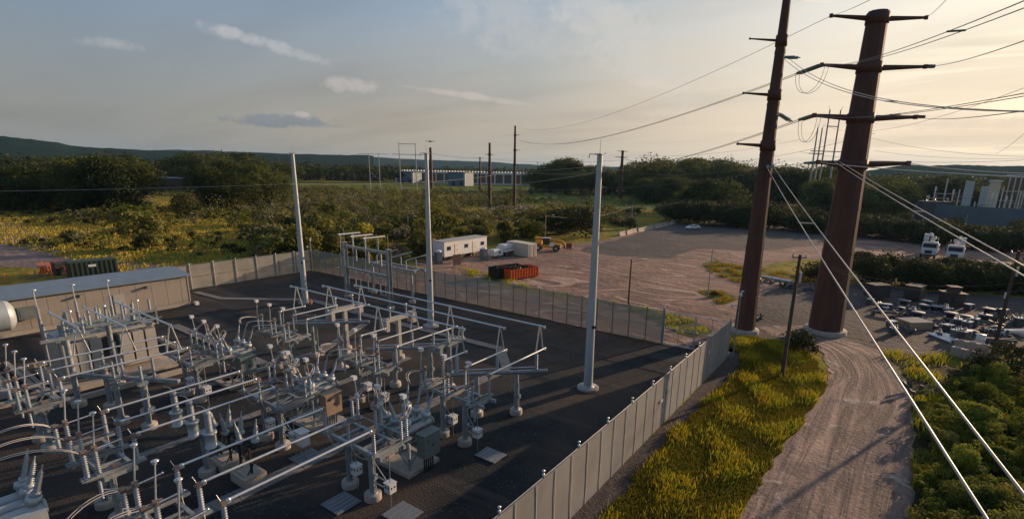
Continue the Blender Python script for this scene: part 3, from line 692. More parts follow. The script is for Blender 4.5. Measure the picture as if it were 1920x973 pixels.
# dead tank circuit breakers
def bushing(parent, a, d, L, r=.15, tip=.25, name='bushing'):
    d = Vector(d).normalized(); prof = [(r*1.35, 0), (r*1.35, .16), (r*1.0, .18)]; k = max(6, int(L*9)); s = (L-.25)/k
    for i in range(k):
        z = .2+i*s; q = 1-.35*i/k; prof += [(r*.6*q, z), (r*q, z+s*.35), (r*.62*q, z+s*.7)]
    prof += [(r*.35, L-.03), (r*.35, L), (.03, L+.02), (.03, L+tip)]
    return MB().lathe(prof, a, 12, d).build(name, M['porc'], parent)
def breaker(bc, y, cab, label):
    t = thing('circuit_breaker', label, 'circuit breaker', (bc, y, 0), 0, 'three-phase circuit breakers')
    b = MB().box((0, -1.0, .12), (2.7, .35, .24)).box((0, 1.0, .12), (2.7, .35, .24)).box((-1.2, 0, .121), (.3, 1.65, .238)).box((1.2, 0, .121), (.3, 1.65, .238)).box((0, 0, .05), (2.1, 1.65, .08)); b.build('skid', M['concrete'], t)
    f = MB()
    for x in (-.95, .95):
        for yy in (-.75, .75): f.box((x, yy, 1.15), (.1, .1, 1.85))
        f.beam((x, -.75, .4), (x, .75, 1.9), .05, .05).beam((x, .75, .4), (x, -.75, 1.9), .05, .05)
    for yy in (-.75, .75): f.beam((-.95, yy, .4), (.95, yy, 1.9), .05, .05).beam((.95, yy, .4), (-.95, yy, 1.9), .05, .05)
    f.box((0, -.75, 2.1), (2.3, .14, .14)).box((0, .75, 2.1), (2.3, .14, .14)); f.build('leg_frame', M['galv'], t)
    for px in (-.75, 0, .75):
        k = MB().tube((px, -1.15, 2.45), (px, 1.15, 2.45), .24, .24, 14).tube((px, -1.2, 2.45), (px, -1.1, 2.45), .28, .28, 14).tube((px, 1.1, 2.45), (px, 1.2, 2.45), .28, .28, 14)
        tk = k.build('tank', M['galv'], t)
        for s in (-1, 1):
            MB().lathe([(.17, 0), (.17, .3), (.27, .3), (.27, .52), (.2, .54)], (px, s*.62, 2.62), 14, (px*.22, s*.32, 1)).build('current_transformer', M['mast'], tk)
            bushing(tk, (px+px*.22*.5, s*.79, 3.12), (px*.22, s*.32, 1), 1.05, .11)
    MB().box((1.62, .1, 1.75), (.62, 1.15, 1.35)).box((1.62, .1, 2.46), (.72, 1.25, .06)).build('control_cabinet', cab, t)
    h = MB().box((1.94, .15, 1.75), (.02, .10, .16)).box((1.94, -.2, 2.1), (.02, .1, .1)); h.build('latch', M['dark'], t)
    p = MB()
    for k in range(5): p.tube((1.62, -.25+.16*k, .1), (1.62, -.25+.16*k, 1.1), .045)
    p.build('conduit', M['dark'] if cab is M['cab_grey'] else M['galv'], t)
    MB().box((.9, .1, 2.0), (.9, .3, .3)).build('drive_housing', M['galv'], t)
    return t
M['cab_brown'] = material('brown_tan_cabinet_paint', (.34, .25, .18), .5, 0, (.28, .2, .15), 4)
breaker(-20.75, 18.15, M['cab_grey'], 'circuit breaker with dark grey-green cabinet on white skid, nearest the fence')
breaker(-29.4, 18.0, M['cab_brown'], 'circuit breaker with brown cabinet in the middle of the switchyard')
breaker(-40.1, 18.1, M['cab_grey'], 'circuit breaker with grey cabinet right of the transformer')

# flexible jumpers in pairs
def jumper(pts4, label, group, gap=.09, r=.02, ax=(1, 0, 0), pair=True):
    c = bez(*pts4); o = c[0].copy(); mb = MB(); ax = Vector(ax)
    for s in ((-1, 1) if pair else (0,)): mb.path([p-o+ax*gap*s for p in c], r, 5)
    if pair:
        for k in (4, 9): mb.tube(c[k]-o-ax*gap, c[k]-o+ax*gap, .02, n=5)
    return tag(mb.build('jumper_cable', M['wire'], loc=o), label, 'jumper cable', group)
for bi, (bc, bn) in enumerate(BAYS):
    bx = (-20.75, -29.4, -40.1)[bi]; where = ['front', 'middle', 'far'][bi]
    for i, px in enumerate(PH):
        q = (-.75, 0, .75)[i]
        jumper(((bc+px, 20.8, 4.45), (bc+px, 19.3, 4.9), (bx+q*1.3, 19.2, 4.6), (bx+q*1.27, 19.35, 4.25)), f'{PN[i]} double cable from bus side switch to breaker, {where} bay', 'double jumper cables at the breakers')
        jumper(((bc+px, 16.2, 4.5), (bc+px, 16.9, 5.1), (bx+q*1.3, 17.0, 4.9), (bx+q*1.27, 16.9, 4.25)), f'{PN[i]} double cable from breaker to white capped switch, {where} bay', 'double jumper cables at the breakers')

# instrument transformers of the middle bay on one beam
def pt_row(bc, y, label):
    t = thing('voltage_transformer_stand', label, 'transformer stand', (bc, y, 0))
    column(t, .15, 0, 2.3, .15)
    MB().box((0, 0, 2.42), (5.0, .22, .24)).box((0, .25, 2.42), (.4, .3, .2)).build('beam', M['galv'], t)
    for px in PH:
        o = MB().lathe([(.30, 0), (.30, .05), (.26, .06), (.27, .72), (.33, .76), (.33, .84), (.27, .86)], (px, -.32, 2.45), 16).build('voltage_transformer', M['mast'], t)
        MB().lathe(sum([[(.13, .9+k*.1), (.18, .93+k*.1), (.13, .98+k*.1)] for k in range(9)], []) + [(.15, 1.82), (.17, 1.84), (.17, 1.98), (.1, 2.02)], (px, -.32, 2.42), 12).build('porcelain', M['porc'], o)
    return t
pt_row(-28.7, 10.75, 'row of three fat grey voltage transformers on one beam, left of the paired bushings')
for i, px in enumerate(PH):
    jumper(((-28.7+px, 10.43, 4.42), (-28.7+px-.3, 10.4, 4.8), (-28.7+px-.9, 10.4, 4.4), (-28.7+px-1.0, 10.4, 4.5)), f'{PN[i]} thin lead from the voltage transformer to the tube above it', 'thin leads of the voltage transformers', pair=False, r=.018)
# paired bushings on concrete boxes
def bushing_rack():
    t = thing('surge_bushing_rack', 'rack of three bushing pairs on dark legs standing on two concrete boxes', 'bushing rack', (-27.2, 11.7, 0))
    for x in (-1.3, 1.0): MB().box((x, .1, .28), (1.5, 1.2, .56)).box((x, .1, .58), (1.1, .8, .06)).build('concrete_box', M['concrete'], t)
    f = MB()
    for x in (-1.9, -.8, .3, 1.4): f.box((x, .1, 1.45), (.1, .1, 1.8)).beam((x, -.2, .5), (x+.4, .3, 1.7), .06, .06)
    f.box((0, .1, 2.28), (4.0, .14, .16)); f.build('leg_frame', M['black'], t)
    for x in (-1.45, -.15, 1.35):
        m_ = MB().tube((x-.3, -.2, 2.45), (x+.3, .4, 2.45), .09).box((x, .1, 2.4), (.7, .5, .06)).build('bushing_base', M['black'], t)
        for s in (-1, 1): bushing(m_, (x+.27*s, .1+.25*s, 2.42), (.05*s, .12*s, 1), .95, .15, .32)
bushing_rack()
p = gp(515, 800); t = thing('relay_box', 'small pale relay box on legs left of the front switch footing', 'box', (-26.0, 14.9, 0)); MB().box((0, 0, 1.25), (.7, .5, .8)).box((0, 0, 1.68), (.8, .6, .06)).build('box', M['paint_w'], t); MB().box((-.25, 0, .42), (.08, .08, .84)).box((.25, 0, .42), (.08, .08, .84)).build('legs', M['galv'], t)
# extra supports of the far bay and under the transformer bars
for (x, y, h, l) in ((-44.3, 9.4, 5.1, 'tall single support below the transformer tubes, nearest one'), (-46.2, 12.3, 5.1, 'tall single support hard by the transformer side'), (-36.9, 11.0, 3.2, 'support column with footing between feeder tubes of the far bay'), (-39.0, 10.2, 3.2, 'wide-footed support column left of its neighbour below the far feeder tubes'), (-42.2, 10.6, 3.2, 'support column under the leftmost far feeder tube')):
    t = thing('bus_support_post', l, 'bus support', (x, y, 0), 0, 'single bus support posts'); column(t, 0, 0, h-.2, .17); MB().box((0, 0, h-.1), (.22, 2.6 if h > 4 else .6, .2)).build('beam', M['galv'], t)
    for dy in ((-1, 0, 1) if h > 4 else (0,)): insulator(t, (0, dy, h), 1.1, .09)
t = thing('box_beam_support', 'heavy diagonal box beam on a thick column below the far feeder tubes', 'bus support', (-39.4, 10.8, 0)); column(t, 0, 1.0, 2.7, .2); MB().beam((-3.2, -1.8, 2.9), (3.4, 1.9, 2.9), .24, .24).build('beam', M['galv'], t)
for px in PH: insulator(t, (px, px*.56, 3.05), 1.35, .09)
# cross tie near bus ends, a frame with blocks and clamps (bay one, behind the switch stand)
t = thing('tie_switch_frame', 'tangled switch frame behind the front bay tubes with grey brackets', 'switch', (-26.0, 27.2, 0)); column(t, 0, 0, 3.6, .18)
MB().box((0, 0, 3.75), (.5, 3.2, .3)).box((0, -1.4, 3.6), (1.2, .3, .5)).beam((-.8, 1.2, 3.9), (.9, -1.0, 4.2), .12, .12).beam((-.6, -1.3, 4.2), (.9, 1.0, 3.9), .12, .12).build('beam', M['galv'], t)
for dx, dy in ((-.3, -1.3), (.3, -.4), (-.2, .6), (.2, 1.3)): insulator(t, (dx, dy, 3.9), .9)

# ------------------------------------------------------------------ power transformer
def transformer(x, y, label, cons=False):
    t = thing('power_transformer', label, 'transformer', (x, y, 0))
    MB().box((0, 0, .2), (6.8, 7.6, .4)).build('plinth', M['concrete'], t)
    MB().box((0, 0, 2.0), (3.2, 6.2, 3.0)).box((0, 0, 3.55), (3.4, 6.4, .14)).build('tank', M['tr_grey'], t)
    for i, yy in enumerate((-2.75, -1.95, -1.15, .75, 1.6, 2.45)):        # radiator banks facing the yard
        r_ = MB()
        for k in range(6): r_.box((2.15, yy-.3+.12*k, 2.25), (.95, .035, 2.5))
        r_.tube((1.6, yy, 3.4), (2.6, yy, 3.4), .07).tube((1.6, yy, 1.15), (2.6, yy, 1.15), .07).box((2.63, yy, 2.25), (.02, .72, 2.5)); r_.build('radiator', M['tr_grey'], t)
    MB().box((1.85, -.2, 2.55), (.45, .95, 1.5)).build('control_box', M['dark'], t)
    for yy in (-.9, .1): MB().box((2.2, yy, 1.6), (.14, .14, 2.6)).build('duct', M['mast'], t)
    if cons:
        c = MB().tube((-.6, -1.5, 5.1), (-.6, 4.7, 5.1), 1.15, 1.15, 24, False).lathe([(1.15, 0), (1.05, .25), (.7, .45), (0, .55)], (-.6, 4.7, 5.1), 24, (0, 1, 0)).lathe([(1.15, 0), (1.05, .25), (0, .45)], (-.6, -1.5, 5.1), 24, (0, -1, 0))
        c.build('conservator', M['mast'], t); MB().box((-.6, -.5, 3.8), (.3, .2, .7)).build('conservator_leg', M['tr_grey'], t)
    for i, yy in enumerate((-2.3, -.2, 2.0)):
        bushing(t, (.6, yy, 3.62), (.25, 0, 1), 1.9, .2, .35, 'high_bushing')
        MB().tube((1.3, yy+.3, 3.6), (1.3, yy+.3, 5.6), .05).lathe([(.14, 0), (.14, .1), (.05, .12)], (1.3, yy+.3, 5.6), 10).build('arrester', M['alum'], t)
    for i, yy in enumerate((-1.5, -.7, .1, .9)): bushing(t, (-.6, yy, 3.62), (-.15, 0, 1), 1.0, .13, .2, 'low_bushing')
    rr = random.Random(3); pp = MB()
    for k in range(34):
        a = (rr.uniform(-1.2, 1.6), rr.uniform(-2.8, 2.8), 3.66); b_ = (a[0]+rr.uniform(-.8, .8), a[1]+rr.uniform(-1.2, 1.2), 3.66+rr.uniform(0, .9)); pp.tube(a, b_, .035)
    for k in range(22): pp.box((rr.uniform(-1.3, 1.5), rr.uniform(-2.8, 2.8), 3.78), (rr.uniform(.15, .5), rr.uniform(.15, .5), rr.uniform(.2, .6)))
    pp.box((.1, 0, 3.68), (3.2, 6.1, .1)).build('pipework', M['galv'], t)
    gd = MB().box((1.9, 3.3, 4.2), (.12, .12, 1.3)).box((1.9, -2.9, 4.2), (.12, .12, 1.3)).box((1.9, .2, 4.75), (.2, 6.4, .2)).box((1.9, 0, 4.05), (.1, 6.2, .1)); gd.build('arrester_frame', M['galv'], t)
    for yy in (-2.4, -.6, 1.2, 2.9): insulator(t, (1.9, yy, 4.85), .9, .1)
    return t
transformer(-50.6, 13.0, 'large beige power transformer with panel radiators and many bushings on top')
transformer(-53.2, 3.6, 'second transformer cut by the left picture edge, big round white conservator end showing', True)
# oil pit walls round the transformer
for nm, (cx, cy, lx, ly) in enumerate(((-50.6, 13.6, 10.5, 9.8), (-53.0, 3.4, 10.0, 9.8))):
    mb = MB()
    for (x, y, w, h) in ((0, ly/2, lx, .3), (0, -ly/2, lx, .3), (lx/2, 0, .3, ly-.6), (-lx/2, 0, .3, ly-.6)): mb.box((x, y, .2), (w, h, .4))
    struct(mb.build('containment_curb', M['concrete'], loc=(cx, cy, 0)))
# three tall rods over the transformer
for i, (px, py) in enumerate(((62, 545), (135, 535), (200, 527))):
    q = gp(px, py, 6.6); t = thing('arrester_post', ['leftmost of three thin posts with disc tops above the transformer', 'middle thin post with disc top above the transformer', 'rightmost thin post with disc top above the transformer, before the building wall'][i], 'post', (q.x, q.y, 0), 0, 'disc-topped posts')
    MB().tube((0, 0, 0), (0, 0, 4.4), .12).build('pole', M['galv'], t); insulator(t, (0, 0, 4.4), .9, .1); MB().tube((0, 0, 5.3), (0, 0, 6.6), .045).lathe([(0, -.03), (.2, 0), (.2, .08), (0, .1)], (0, 0, 6.6), 10).build('rod', M['alum'], t)
# breaker cut by the bottom left corner
t = thing('circuit_breaker', 'blue-grey breaker with one tall bushing cut by the bottom left corner', 'circuit breaker', (-28.6, 3.1, 0), 0)
MB().box((0, 0, .12), (3.0, 2.4, .24)).build('skid', M['concrete'], t)
MB().box((-.9, 0, 1.1), (.12, 1.5, 1.8)).box((.9, 0, 1.1), (.12, 1.5, 1.8)).build('leg_frame', M['galv'], t)
for px in (-.8, 0, .8):
    tk = MB().tube((px, -1.3, 2.2), (px, 1.0, 2.2), .27, .27, 14).tube((px, .95, 2.2), (px, 1.05, 2.2), .32, .32, 14).build('tank', M['mast'], t)
    for s in (-1, 1): MB().lathe([(.18, 0), (.18, .25), (.28, .25), (.28, .5), (.2, .52)], (px, s*.6, 2.35), 14, (px*.2, s*.3, 1)).build('current_transformer', M['mast'], tk); bushing(tk, (px+px*.1, s*.78, 2.85), (px*.2, s*.3, 1), 1.15, .14)
MB().box((1.5, .3, 1.7), (.5, 1.2, 1.5)).build('control_cabinet', M['mast'], t)
for i in range(3):
    jumper(((-28.7+PH[i], 5.3, 4.5), (-28.7+PH[i], 4.4, 5.4), (-28.6+(i-1)*.85, 2.3, 5.3), (-28.6+(i-1)*.95, 2.0, 4.15)), f'{PN[i]} double cable arcing down into the breaker at the bottom left corner', 'double cables at the lower left')
    jumper(((-20.4+PH[i], 5.3, 4.5), (-20.4+PH[i], 4.0, 5.0), (-20.4+PH[i]*.6, 2.6, 3.6), (-20.4+PH[i]*.5, 2.0, 2.4)), f'{PN[i]} double cable arcing off the bottom edge below the front disc-tipped switches', 'double cables at the lower left')
    jumper(((-39.4+PH[i], 5.3, 4.5), (-39.4+PH[i], 3.9, 4.9), (-39.4+PH[i]*.6, 2.6, 4.6), (-39.4+PH[i]*.5, 2.2, 3.9)), f'{PN[i]} double cable arcing off the left edge below the transformer', 'double cables at the lower left')
breaker(-39.9, .9, M['cab_grey'], 'circuit breaker beyond the left edge below the transformer, bushings just in view')
breaker(-21.0, .8, M['cab_grey'], 'circuit breaker below the bottom edge under the front cable arcs')

# dead-end frame with switches behind
t = thing('line_gantry', 'two-column steel gantry with three white stubs on top, in front of the back fence', 'frame', (-56.7, 40.6, 0), math.atan2(-.6, 9.9))
W = 9.0
for x in (0, W):
    MB().box((x, -.22, 3.6), (.42, .05, 7.2)).box((x, .22, 3.6), (.42, .05, 7.2)).box((x, 0, 3.6), (.05, .39, 7.2)).box((x, 0, 7.22), (.6, .6, .05)).build('column', M['galv'], t); put('footing', foot_me, t, (x, 0, 0))
MB().box((W/2, 0, 6.75), (W-.45, .3, .3)).build('top_beam', M['galv'], t)
MB().box((W/2, 0, 3.95), (W-.45, .26, .26)).build('lower_beam', M['galv'], t)
for x in (1.9, 4.5, 7.0):
    insulator(t, (x, 0, 6.9), 1.5, .12); MB().tube((x, -1.9, 8.48), (x, 1.1, 8.48), .09).lathe([(0, -.12), (.12, -.08), (.15, 0), (.12, .08), (0, .12)], (x, -1.9, 8.48), 10).build('stub_bus', M['paint_w'], t)
    MB().path([(x, -1.7, 8.4), (x+.02, -1.75, 6.5), (x+.1, -1.9, 4.8), (x-.2, -2.2, 4.4)], .03).build('lead', M['paint_w'], t)
    o = insulator(t, (x+.5, 0, 6.55), 1.5, .12, 'hanging_insulator'); o.rotation_euler = (math.pi, 0, 0)
    MB().box((x, .1, 2.6), (.12, .12, 2.4)).box((x+.5, .1, 1.5), (1.1, .12, .1)).tube((x+1.0, .1, 1.5), (x+1.0, .1, 3.3), .04).build('drop_bracket', M['galv'], t)
MB().tube((0, 0, 7.2), (0, 0, 8.9), .03).tube((W, 0, 7.2), (W, 0, 8.9), .03).build('spike', M['galv'], t)
t = thing('load_switch_rack', 'lower rack of switches half hidden behind the dead-end frame', 'switch', (-56.4, 44.2, 0), math.atan2(-.6, 9.9))
for x in (.5, 8.5): column(t, x, 0, 3.9, .15)
MB().box((4.5, 0, 4.1), (9.6, .25, .25)).box((4.5, 1.6, 4.1), (9.6, .25, .25)).box((.5, .8, 4.1), (.2, 1.35, .2)).box((8.5, .8, 4.1), (.2, 1.35, .2)).build('frame', M['galv'], t)
for x in (1.5, 4.5, 7.5):
    for dy in (0, 1.6): insulator(t, (x, dy, 4.25), 1.0, .1)
    MB().tube((x, 0, 5.3), (x+1.6, 2.2, 6.0), .05).build('blade', M['paint_w'], t)

# lightning masts
def mast(px, py, h, label):
    p = gp(px, py); t = thing('lightning_mast', label, 'mast', (p.x, p.y, 0), 0, 'tall grey lightning masts')
    MB().lathe([(.85, 0), (.85, .16), (.80, .2), (.0, .2)], n=24).build('footing', M['concrete'], t)
    MB().tube((0, 0, .24), (0, 0, h), .36, .19, 12).lathe([(.52, .2), (.52, .25), (.0, .25)], n=16).build('shaft', M['mast'], t)
    tp = MB().box((0, 0, h+.03), (.5, .5, .06)).tube((0, 0, h), (0, 0, h+1.0), .025, .012, 6).tube((-.25, 0, h), (-.8, 0, h+.05), .03, .03, 6).tube((-.8, 0, h+.05), (-.85, 0, h-.25), .03, .03, 6).tube((.25, 0, h), (.5, 0, h+.12), .02, .02, 6); tp.build('air_terminal', M['galv'], t)
    fl = MB().box((0, 0, 5.1), (.9, .08, .08)).box((-.45, 0, 5.15), (.2, .2, .2)).box((.45, 0, 5.15), (.2, .2, .2)); o = fl.build('floodlight', M['dark'], t); o.rotation_euler = (0, 0, -.6)
    return t
mast(573, 568, 17.85, 'leftmost tall grey mast standing near the far fence corner')
mast(808, 612, 17.9, 'middle tall grey mast behind the high tubes')
mast(1102, 728, 17.65, 'rightmost tall grey mast alone on the dark gravel, nearest the camera')
t = thing('safety_cone', 'orange and white marker at the foot of the leftmost mast', 'cone', (-57.0, 35.4, 0)); MB().lathe([(.22, 0), (.2, .04), (.05, .7), (0, .71)], n=12).build('cone', material('cone_orange', (.55, .12, .03), .6), t); MB().box((0, 0, .02), (.5, .5, .04)).build('cone_base', M['black'], t)

# ------------------------------------------------------------------ control building
t = thing('control_building', 'long low beige metal control building with pale blue-grey roof', 'building', (-75.0, 26.4, 0))
M['wall'] = material('beige_metal_cladding', (.33, .29, .245), .6, 0, (.29, .255, .215), 1.5, stretch=(1, 3, .3))
M['roof'] = material('blue_grey_roof_sheet', (.20, .25, .29), .45, .1, (.17, .215, .25), 1)
L, Wd, hh = 62, 7.3, 3.25
MB().box((Wd/2+.1, -L/2, .25), (Wd-.1, L-.1, .5)).build('foundation', M['concrete'], t)
MB().box((Wd/2+.1, -L/2, .5+hh/2), (Wd, L, hh)).build('wall', M['wall'], t)
rb = MB(); vs = []
for y in (.25, -L-.25): vs += [(-.25, y, 3.72), (Wd/2+.1, y, 4.25), (Wd+.45, y, 3.72), (-.25, y, 3.60), (Wd+.45, y, 3.60)]
rb.add(vs, [(0, 1, 6, 5), (1, 2, 7, 6), (3, 4, 2, 1, 0), (5, 6, 7, 9, 8), (2, 4, 9, 7), (0, 5, 8, 3), (3, 8, 9, 4)]); rb.build('roof', M['roof'], t)
sm = MB()
for k in range(40): sm.box((Wd+.105, -.8-1.5*k, .5+hh/2), (.02, .035, hh-.05))
sm.box((Wd+.12, -.06, .5+hh/2), (.05, .12, hh)).box((Wd/2+.1, .005, 3.70), (Wd, .03, .1)); sm.build('cladding_seam', M['tr_grey'], t)
for (y, z, w) in ((-4.2, 3.0, .35), (-10.2, 3.1, .35)):
    o = MB().box((Wd+.35, y, z), (.5, w, .2)).box((Wd+.15, y, z-.05), (.1, .25, .3)).build('wall_lamp', M['galv'], t)
for (y, z, sz) in ((-14.5, 2.2, 1.5), (-24, 2.2, 1.5)): MB().box((Wd+.45, y, z), (.7, sz, 1.1)).box((Wd+.81, y, z), (.02, sz*.8, .8)).build('air_conditioner', M['cab_grey'], t)
MB().box((Wd+.12, -7.0, 1.55), (.06, 1.0, 2.1)).build('door', M['tr_grey'], t); MB().box((Wd+.5, .4, .2), (.5, .4, .4)).build('downpipe_box', M['paint_w'], t)

# ------------------------------------------------------------------ brown steel pylons
RH = Vector((RT[0], RT[1], 0)).normalized()          # across the line, as seen from the road
def pylon(x, y, h, r0, r1, arms, label, arm_dir, base=True, cat='pylon', group=None, strings=()):
    """arms: (z, reach left, reach right)"""
    t = thing('steel_pylon', label, cat, (x, y, 0), 0, group)
    n = 12 if r0 > 1 else 10; sh = MB(); k = 7
    for i in range(k):
        z0, z1 = h*i/k, h*(i+1)/k; ra, rb_ = r0+(r1-r0)*i/k, r0+(r1-r0)*(i+1)/k
        sh.tube((0, 0, z0 + (.0 if i else .35)), (0, 0, z1), ra*(1.0 if i else 1.0), rb_, n, caps=(i == k-1))
        if i: sh.lathe([(ra+.0, -.3), (ra+.035, -.3), (ra+.03, .0), (ra, .0)], (0, 0, z0), n)
    sh.lathe([(r0+.18, .35), (r0+.18, .42), (r0+.02, .42)], n=n); so_ = sh.build('shaft', M['rust'], t)
    so_.data.polygons.foreach_set('use_smooth', [False]*len(so_.data.polygons)) if r0 > 1 else None
    if base: MB().lathe([(r0+.42, 0), (r0+.42, .38), (r0+.36, .44), (0, .44)], n=28).build('footing', M['concrete'], t)
    d = Vector(arm_dir).normalized()
    for (z, la, lb) in arms:
        rr = r0+(r1-r0)*z/h; w = max(.10, rr*.22)
        MB().lathe([(rr+.0, -.5), (rr+.10, -.5), (rr+.10, .45), (rr, .45)], (0, 0, z), n).build('collar', M['rust'], t)
        for s, L in ((-1, la), (1, lb)):
            if L:
                a = d*s*(rr+.05); b = d*s*L; MB().tube((a.x, a.y, z), (b.x, b.y, z+.12*L*.3), w*1.25, w*.6, 8).box((b.x, b.y, z+.12*L*.3), (w*1.6, w*1.6, w*1.6)).build('arm', M['rust'], t)
    st = MB()
    for i in range(int(h/1.2)):
        z = 3+i*1.2
        if z < h-1 and r0 > .8 and i % 4 == 0: rr = r0+(r1-r0)*z/h; p = d*rr; st.tube((p.x, p.y, z), (p.x*1.06, p.y*1.06, z), .02, n=5)
    if st.v: st.build('step_bolt', M['rust'], t)
    return t
P4 = gp(1395, 622); P5 = gp(1546, 622)
p4t = pylon(P4.x, P4.y, 32.6, 1.06, .36, [(28.8, 3.0, 0), (24.0, 3.0, 0), (19.3, 3.0, 0)], 'thinner big brown steel pylon next to the fence corner, arms on one side', RH)
p5t = pylon(P5.x, P5.y, 31.6, 1.68, .88, [(31.0, 4.4, 4.6), (26.7, 4.6, 5.4), (22.1, 4.6, 5.4), (17.7, 3.5, 5.6)], 'massive dark brown steel pylon on round concrete base, arms on both sides', RH)
far = [((964, 393), 34.2, .78, .40, [(30.5, 0, 1.9), (24.5, 0, 1.9), (18.6, 0, 1.9)], 'far tall one-sided brown pylon, taller of the pair beyond the trailer'),
       ((918, 388), 27.9, .85, .50, [(22.9, 1.9, 1.9), (15.5, 2.0, 2.0), (8.2, 2.0, 2.0)], 'far brown pylon with paired arms, left neighbour of the taller one'),
       ((1162, 375), 28.9, 1.2, .72, [(28.4, 3.2, 3.2), (25.0, 4.5, 3.2), (19.0, 5.0, 5.0)], 'far brown pylon right of the front grey mast'),
       ((808, 345), 38.0, 1.6, 1.0, [(36.8, 3.8, 3.8)], 'very distant brown pylon just right of the middle grey mast'),
       ((900, 345), 30.0, .9, .5, [(25.0, 3.0, 3.0)], 'small distant brown pole before the white and brick hall')]
for (pp, h, r0, r1, arms, l) in far:
    q = gp(*pp)
    if q.length > 430: q = bearing(pp[0], 430); h = 16.5 + (h-16.5)*430/gp(*pp).length
    pylon(q.x, q.y, h, r0, r1, arms, l, RH, base=False, group=None)
for (px, d, h) in ((876, 560, 19), (1008, 700, 27), (1097, 700, 23)):
    q = bearing(px, d); o = MB().tube((0, 0, 0), (0, 0, h), .5, .3, 8).box((0, 0, h-1), (4, .3, .3), math.atan2(RH.y, RH.x)).build('distant_pole', M['rust'], loc=q); tag(o, {876: 'tiny distant pole before the dark front box of the hall', 1008: 'tiny distant pole on the skyline right of the tall far pylon', 1097: 'tiny distant pole on the skyline left of the front grey mast'}[px], 'pole')
# bark-brown wooden poles
def wood_pole(px, py, h, label, r=.15, arm=True, lean=(0, 0), mt=None, rz=.5, lamp=False):
    q = gp(px, py); t = thing('utility_pole', label, 'utility pole', (q.x, q.y, 0), rz)
    MB().tube((0, 0, 0), (lean[0], lean[1], h), r, r*.7, 10).build('pole', mt or M['wood'], t)
    if lamp:
        d_ = RH*1.7; c_, s_ = math.cos(-rz), math.sin(-rz); x_, y_ = d_.x*c_-d_.y*s_, d_.x*s_+d_.y*c_
        MB().tube((0, 0, h-.35), (x_, y_, h+.05), .035).build('lamp_arm', M['galv'], t); MB().box((x_, y_, h+.02), (.55, .3, .14), math.atan2(y_, x_)).build('lamp_head', M['paint_w'], t)
    if arm:
        MB().box((lean[0], lean[1]+.1, h-.25), (1.1, .1, .12)).build('crossarm', M['wood_l'], t)
        for s in (-.5, .5): insulator(t, (lean[0]+s, lean[1]+.1, h-.19), .25, .06)
        MB().tube((lean[0]+.25, lean[1], h-2.2), (lean[0]+.25, lean[1], h-1.4), .10, .10, 8).build('fuse_can', M['paint_w'], t); MB().tube((lean[0]-.2, lean[1], h-4.2), (lean[0]-.2, lean[1], h-3.7), .07, .07, 8).build('fuse_can', M['paint_w'], t)
    return t
wood_pole(1466, 706, 10.4, 'dark wooden utility pole standing in the grass verge between the fence and the road', .17)
wood_pole(1855, 688, 10.6, 'wooden utility pole at the right edge beside the concrete barriers', .17)
wood_pole(1178, 572, 5.9, 'thin brown pole in the dirt yard behind the back fence', .12, False, lamp=True)
wood_pole(1327, 553, 6.4, 'thin grey pole in the dirt yard left of the thinner brown pylon', .08, False, mt=M['galv'])
wood_pole(1022, 457, 6.6, 'thin pale pole behind the yellow lifting machine', .12, False, lamp=True, mt=M['wood_l'])
wood_pole(1184, 420, 6.4, 'short white pole by the row of concrete barriers', .14, False, mt=M['concrete'])
wood_pole(1290, 415, 7.5, 'short pole on the dark bank above the white car', .14, False, mt=M['concrete'])
wood_pole(766, 448, 5.4, 'thin pale pole among bushes left of the middle grey mast', .1, False, lamp=True, mt=M['concrete'])
wood_pole(1806, 440, 6.2, 'thin pole on the bank above the bucket trucks', .1, False, mt=M['concrete'])

# lattice and H frames
def h_frame(px, d, h, w, levels, label, brace=(.1, .5), r=.45, twist=0.0, mt=None, rz=None):
    q = bearing(px, d); a = math.atan2(RH.y, RH.x)+twist; t = thing('h_frame_tower', label, 'transmission tower', (q.x, q.y, 0), a)
    mt = mt or M['galv']; MB().tube((-w/2, 0, 0), (-w/2, 0, h), r, r*.7, 8).tube((w/2, 0, 0), (w/2, 0, h), r, r*.7, 8).build('legs', mt, t)
    c = MB()
    for (z, ext) in levels: c.beam((-w/2-ext, 0, z), (w/2+ext, 0, z), r*.7, r*.9)
    c.build('crossbeam', mt, t)
    MB().beam((-w/2, 0, h*brace[0]), (w/2, 0, h*brace[1]), r*.55, r*.55).beam((w/2, .1, h*brace[0]), (-w/2, .1, h*brace[1]), r*.55, r*.55).tube((-w/2, 0, h), (-w/2-.8, 0, h+1.6), .08).tube((w/2, 0, h), (w/2+.8, 0, h+1.6), .08).build('brace', mt, t)
    return t
h_frame(765, 420, 34.5, 12.4, [(34, 0), (26.3, 6)], 'grey lattice H frame with X brace before the distant hall', (.18, .46), .42)
h_frame(702, 430, 26.5, 7.6, [(26.2, 8.5)], 'lower distant H frame with wide crossbeam left of the taller one', (.25, .5), .35)
h_frame(1549, 300, 47.0, 6.2, [(39.5, 0), (28.0, 7.5)], 'tall two-legged lattice tower on the skyline between the big brown pylons', (.05, .3), .45, .25)
h_frame(1526, 300, 39.0, 2.6, [(27.0, 3)], 'narrow two-legged tower on the skyline left of the taller one', (.05, .3), .45, .25)

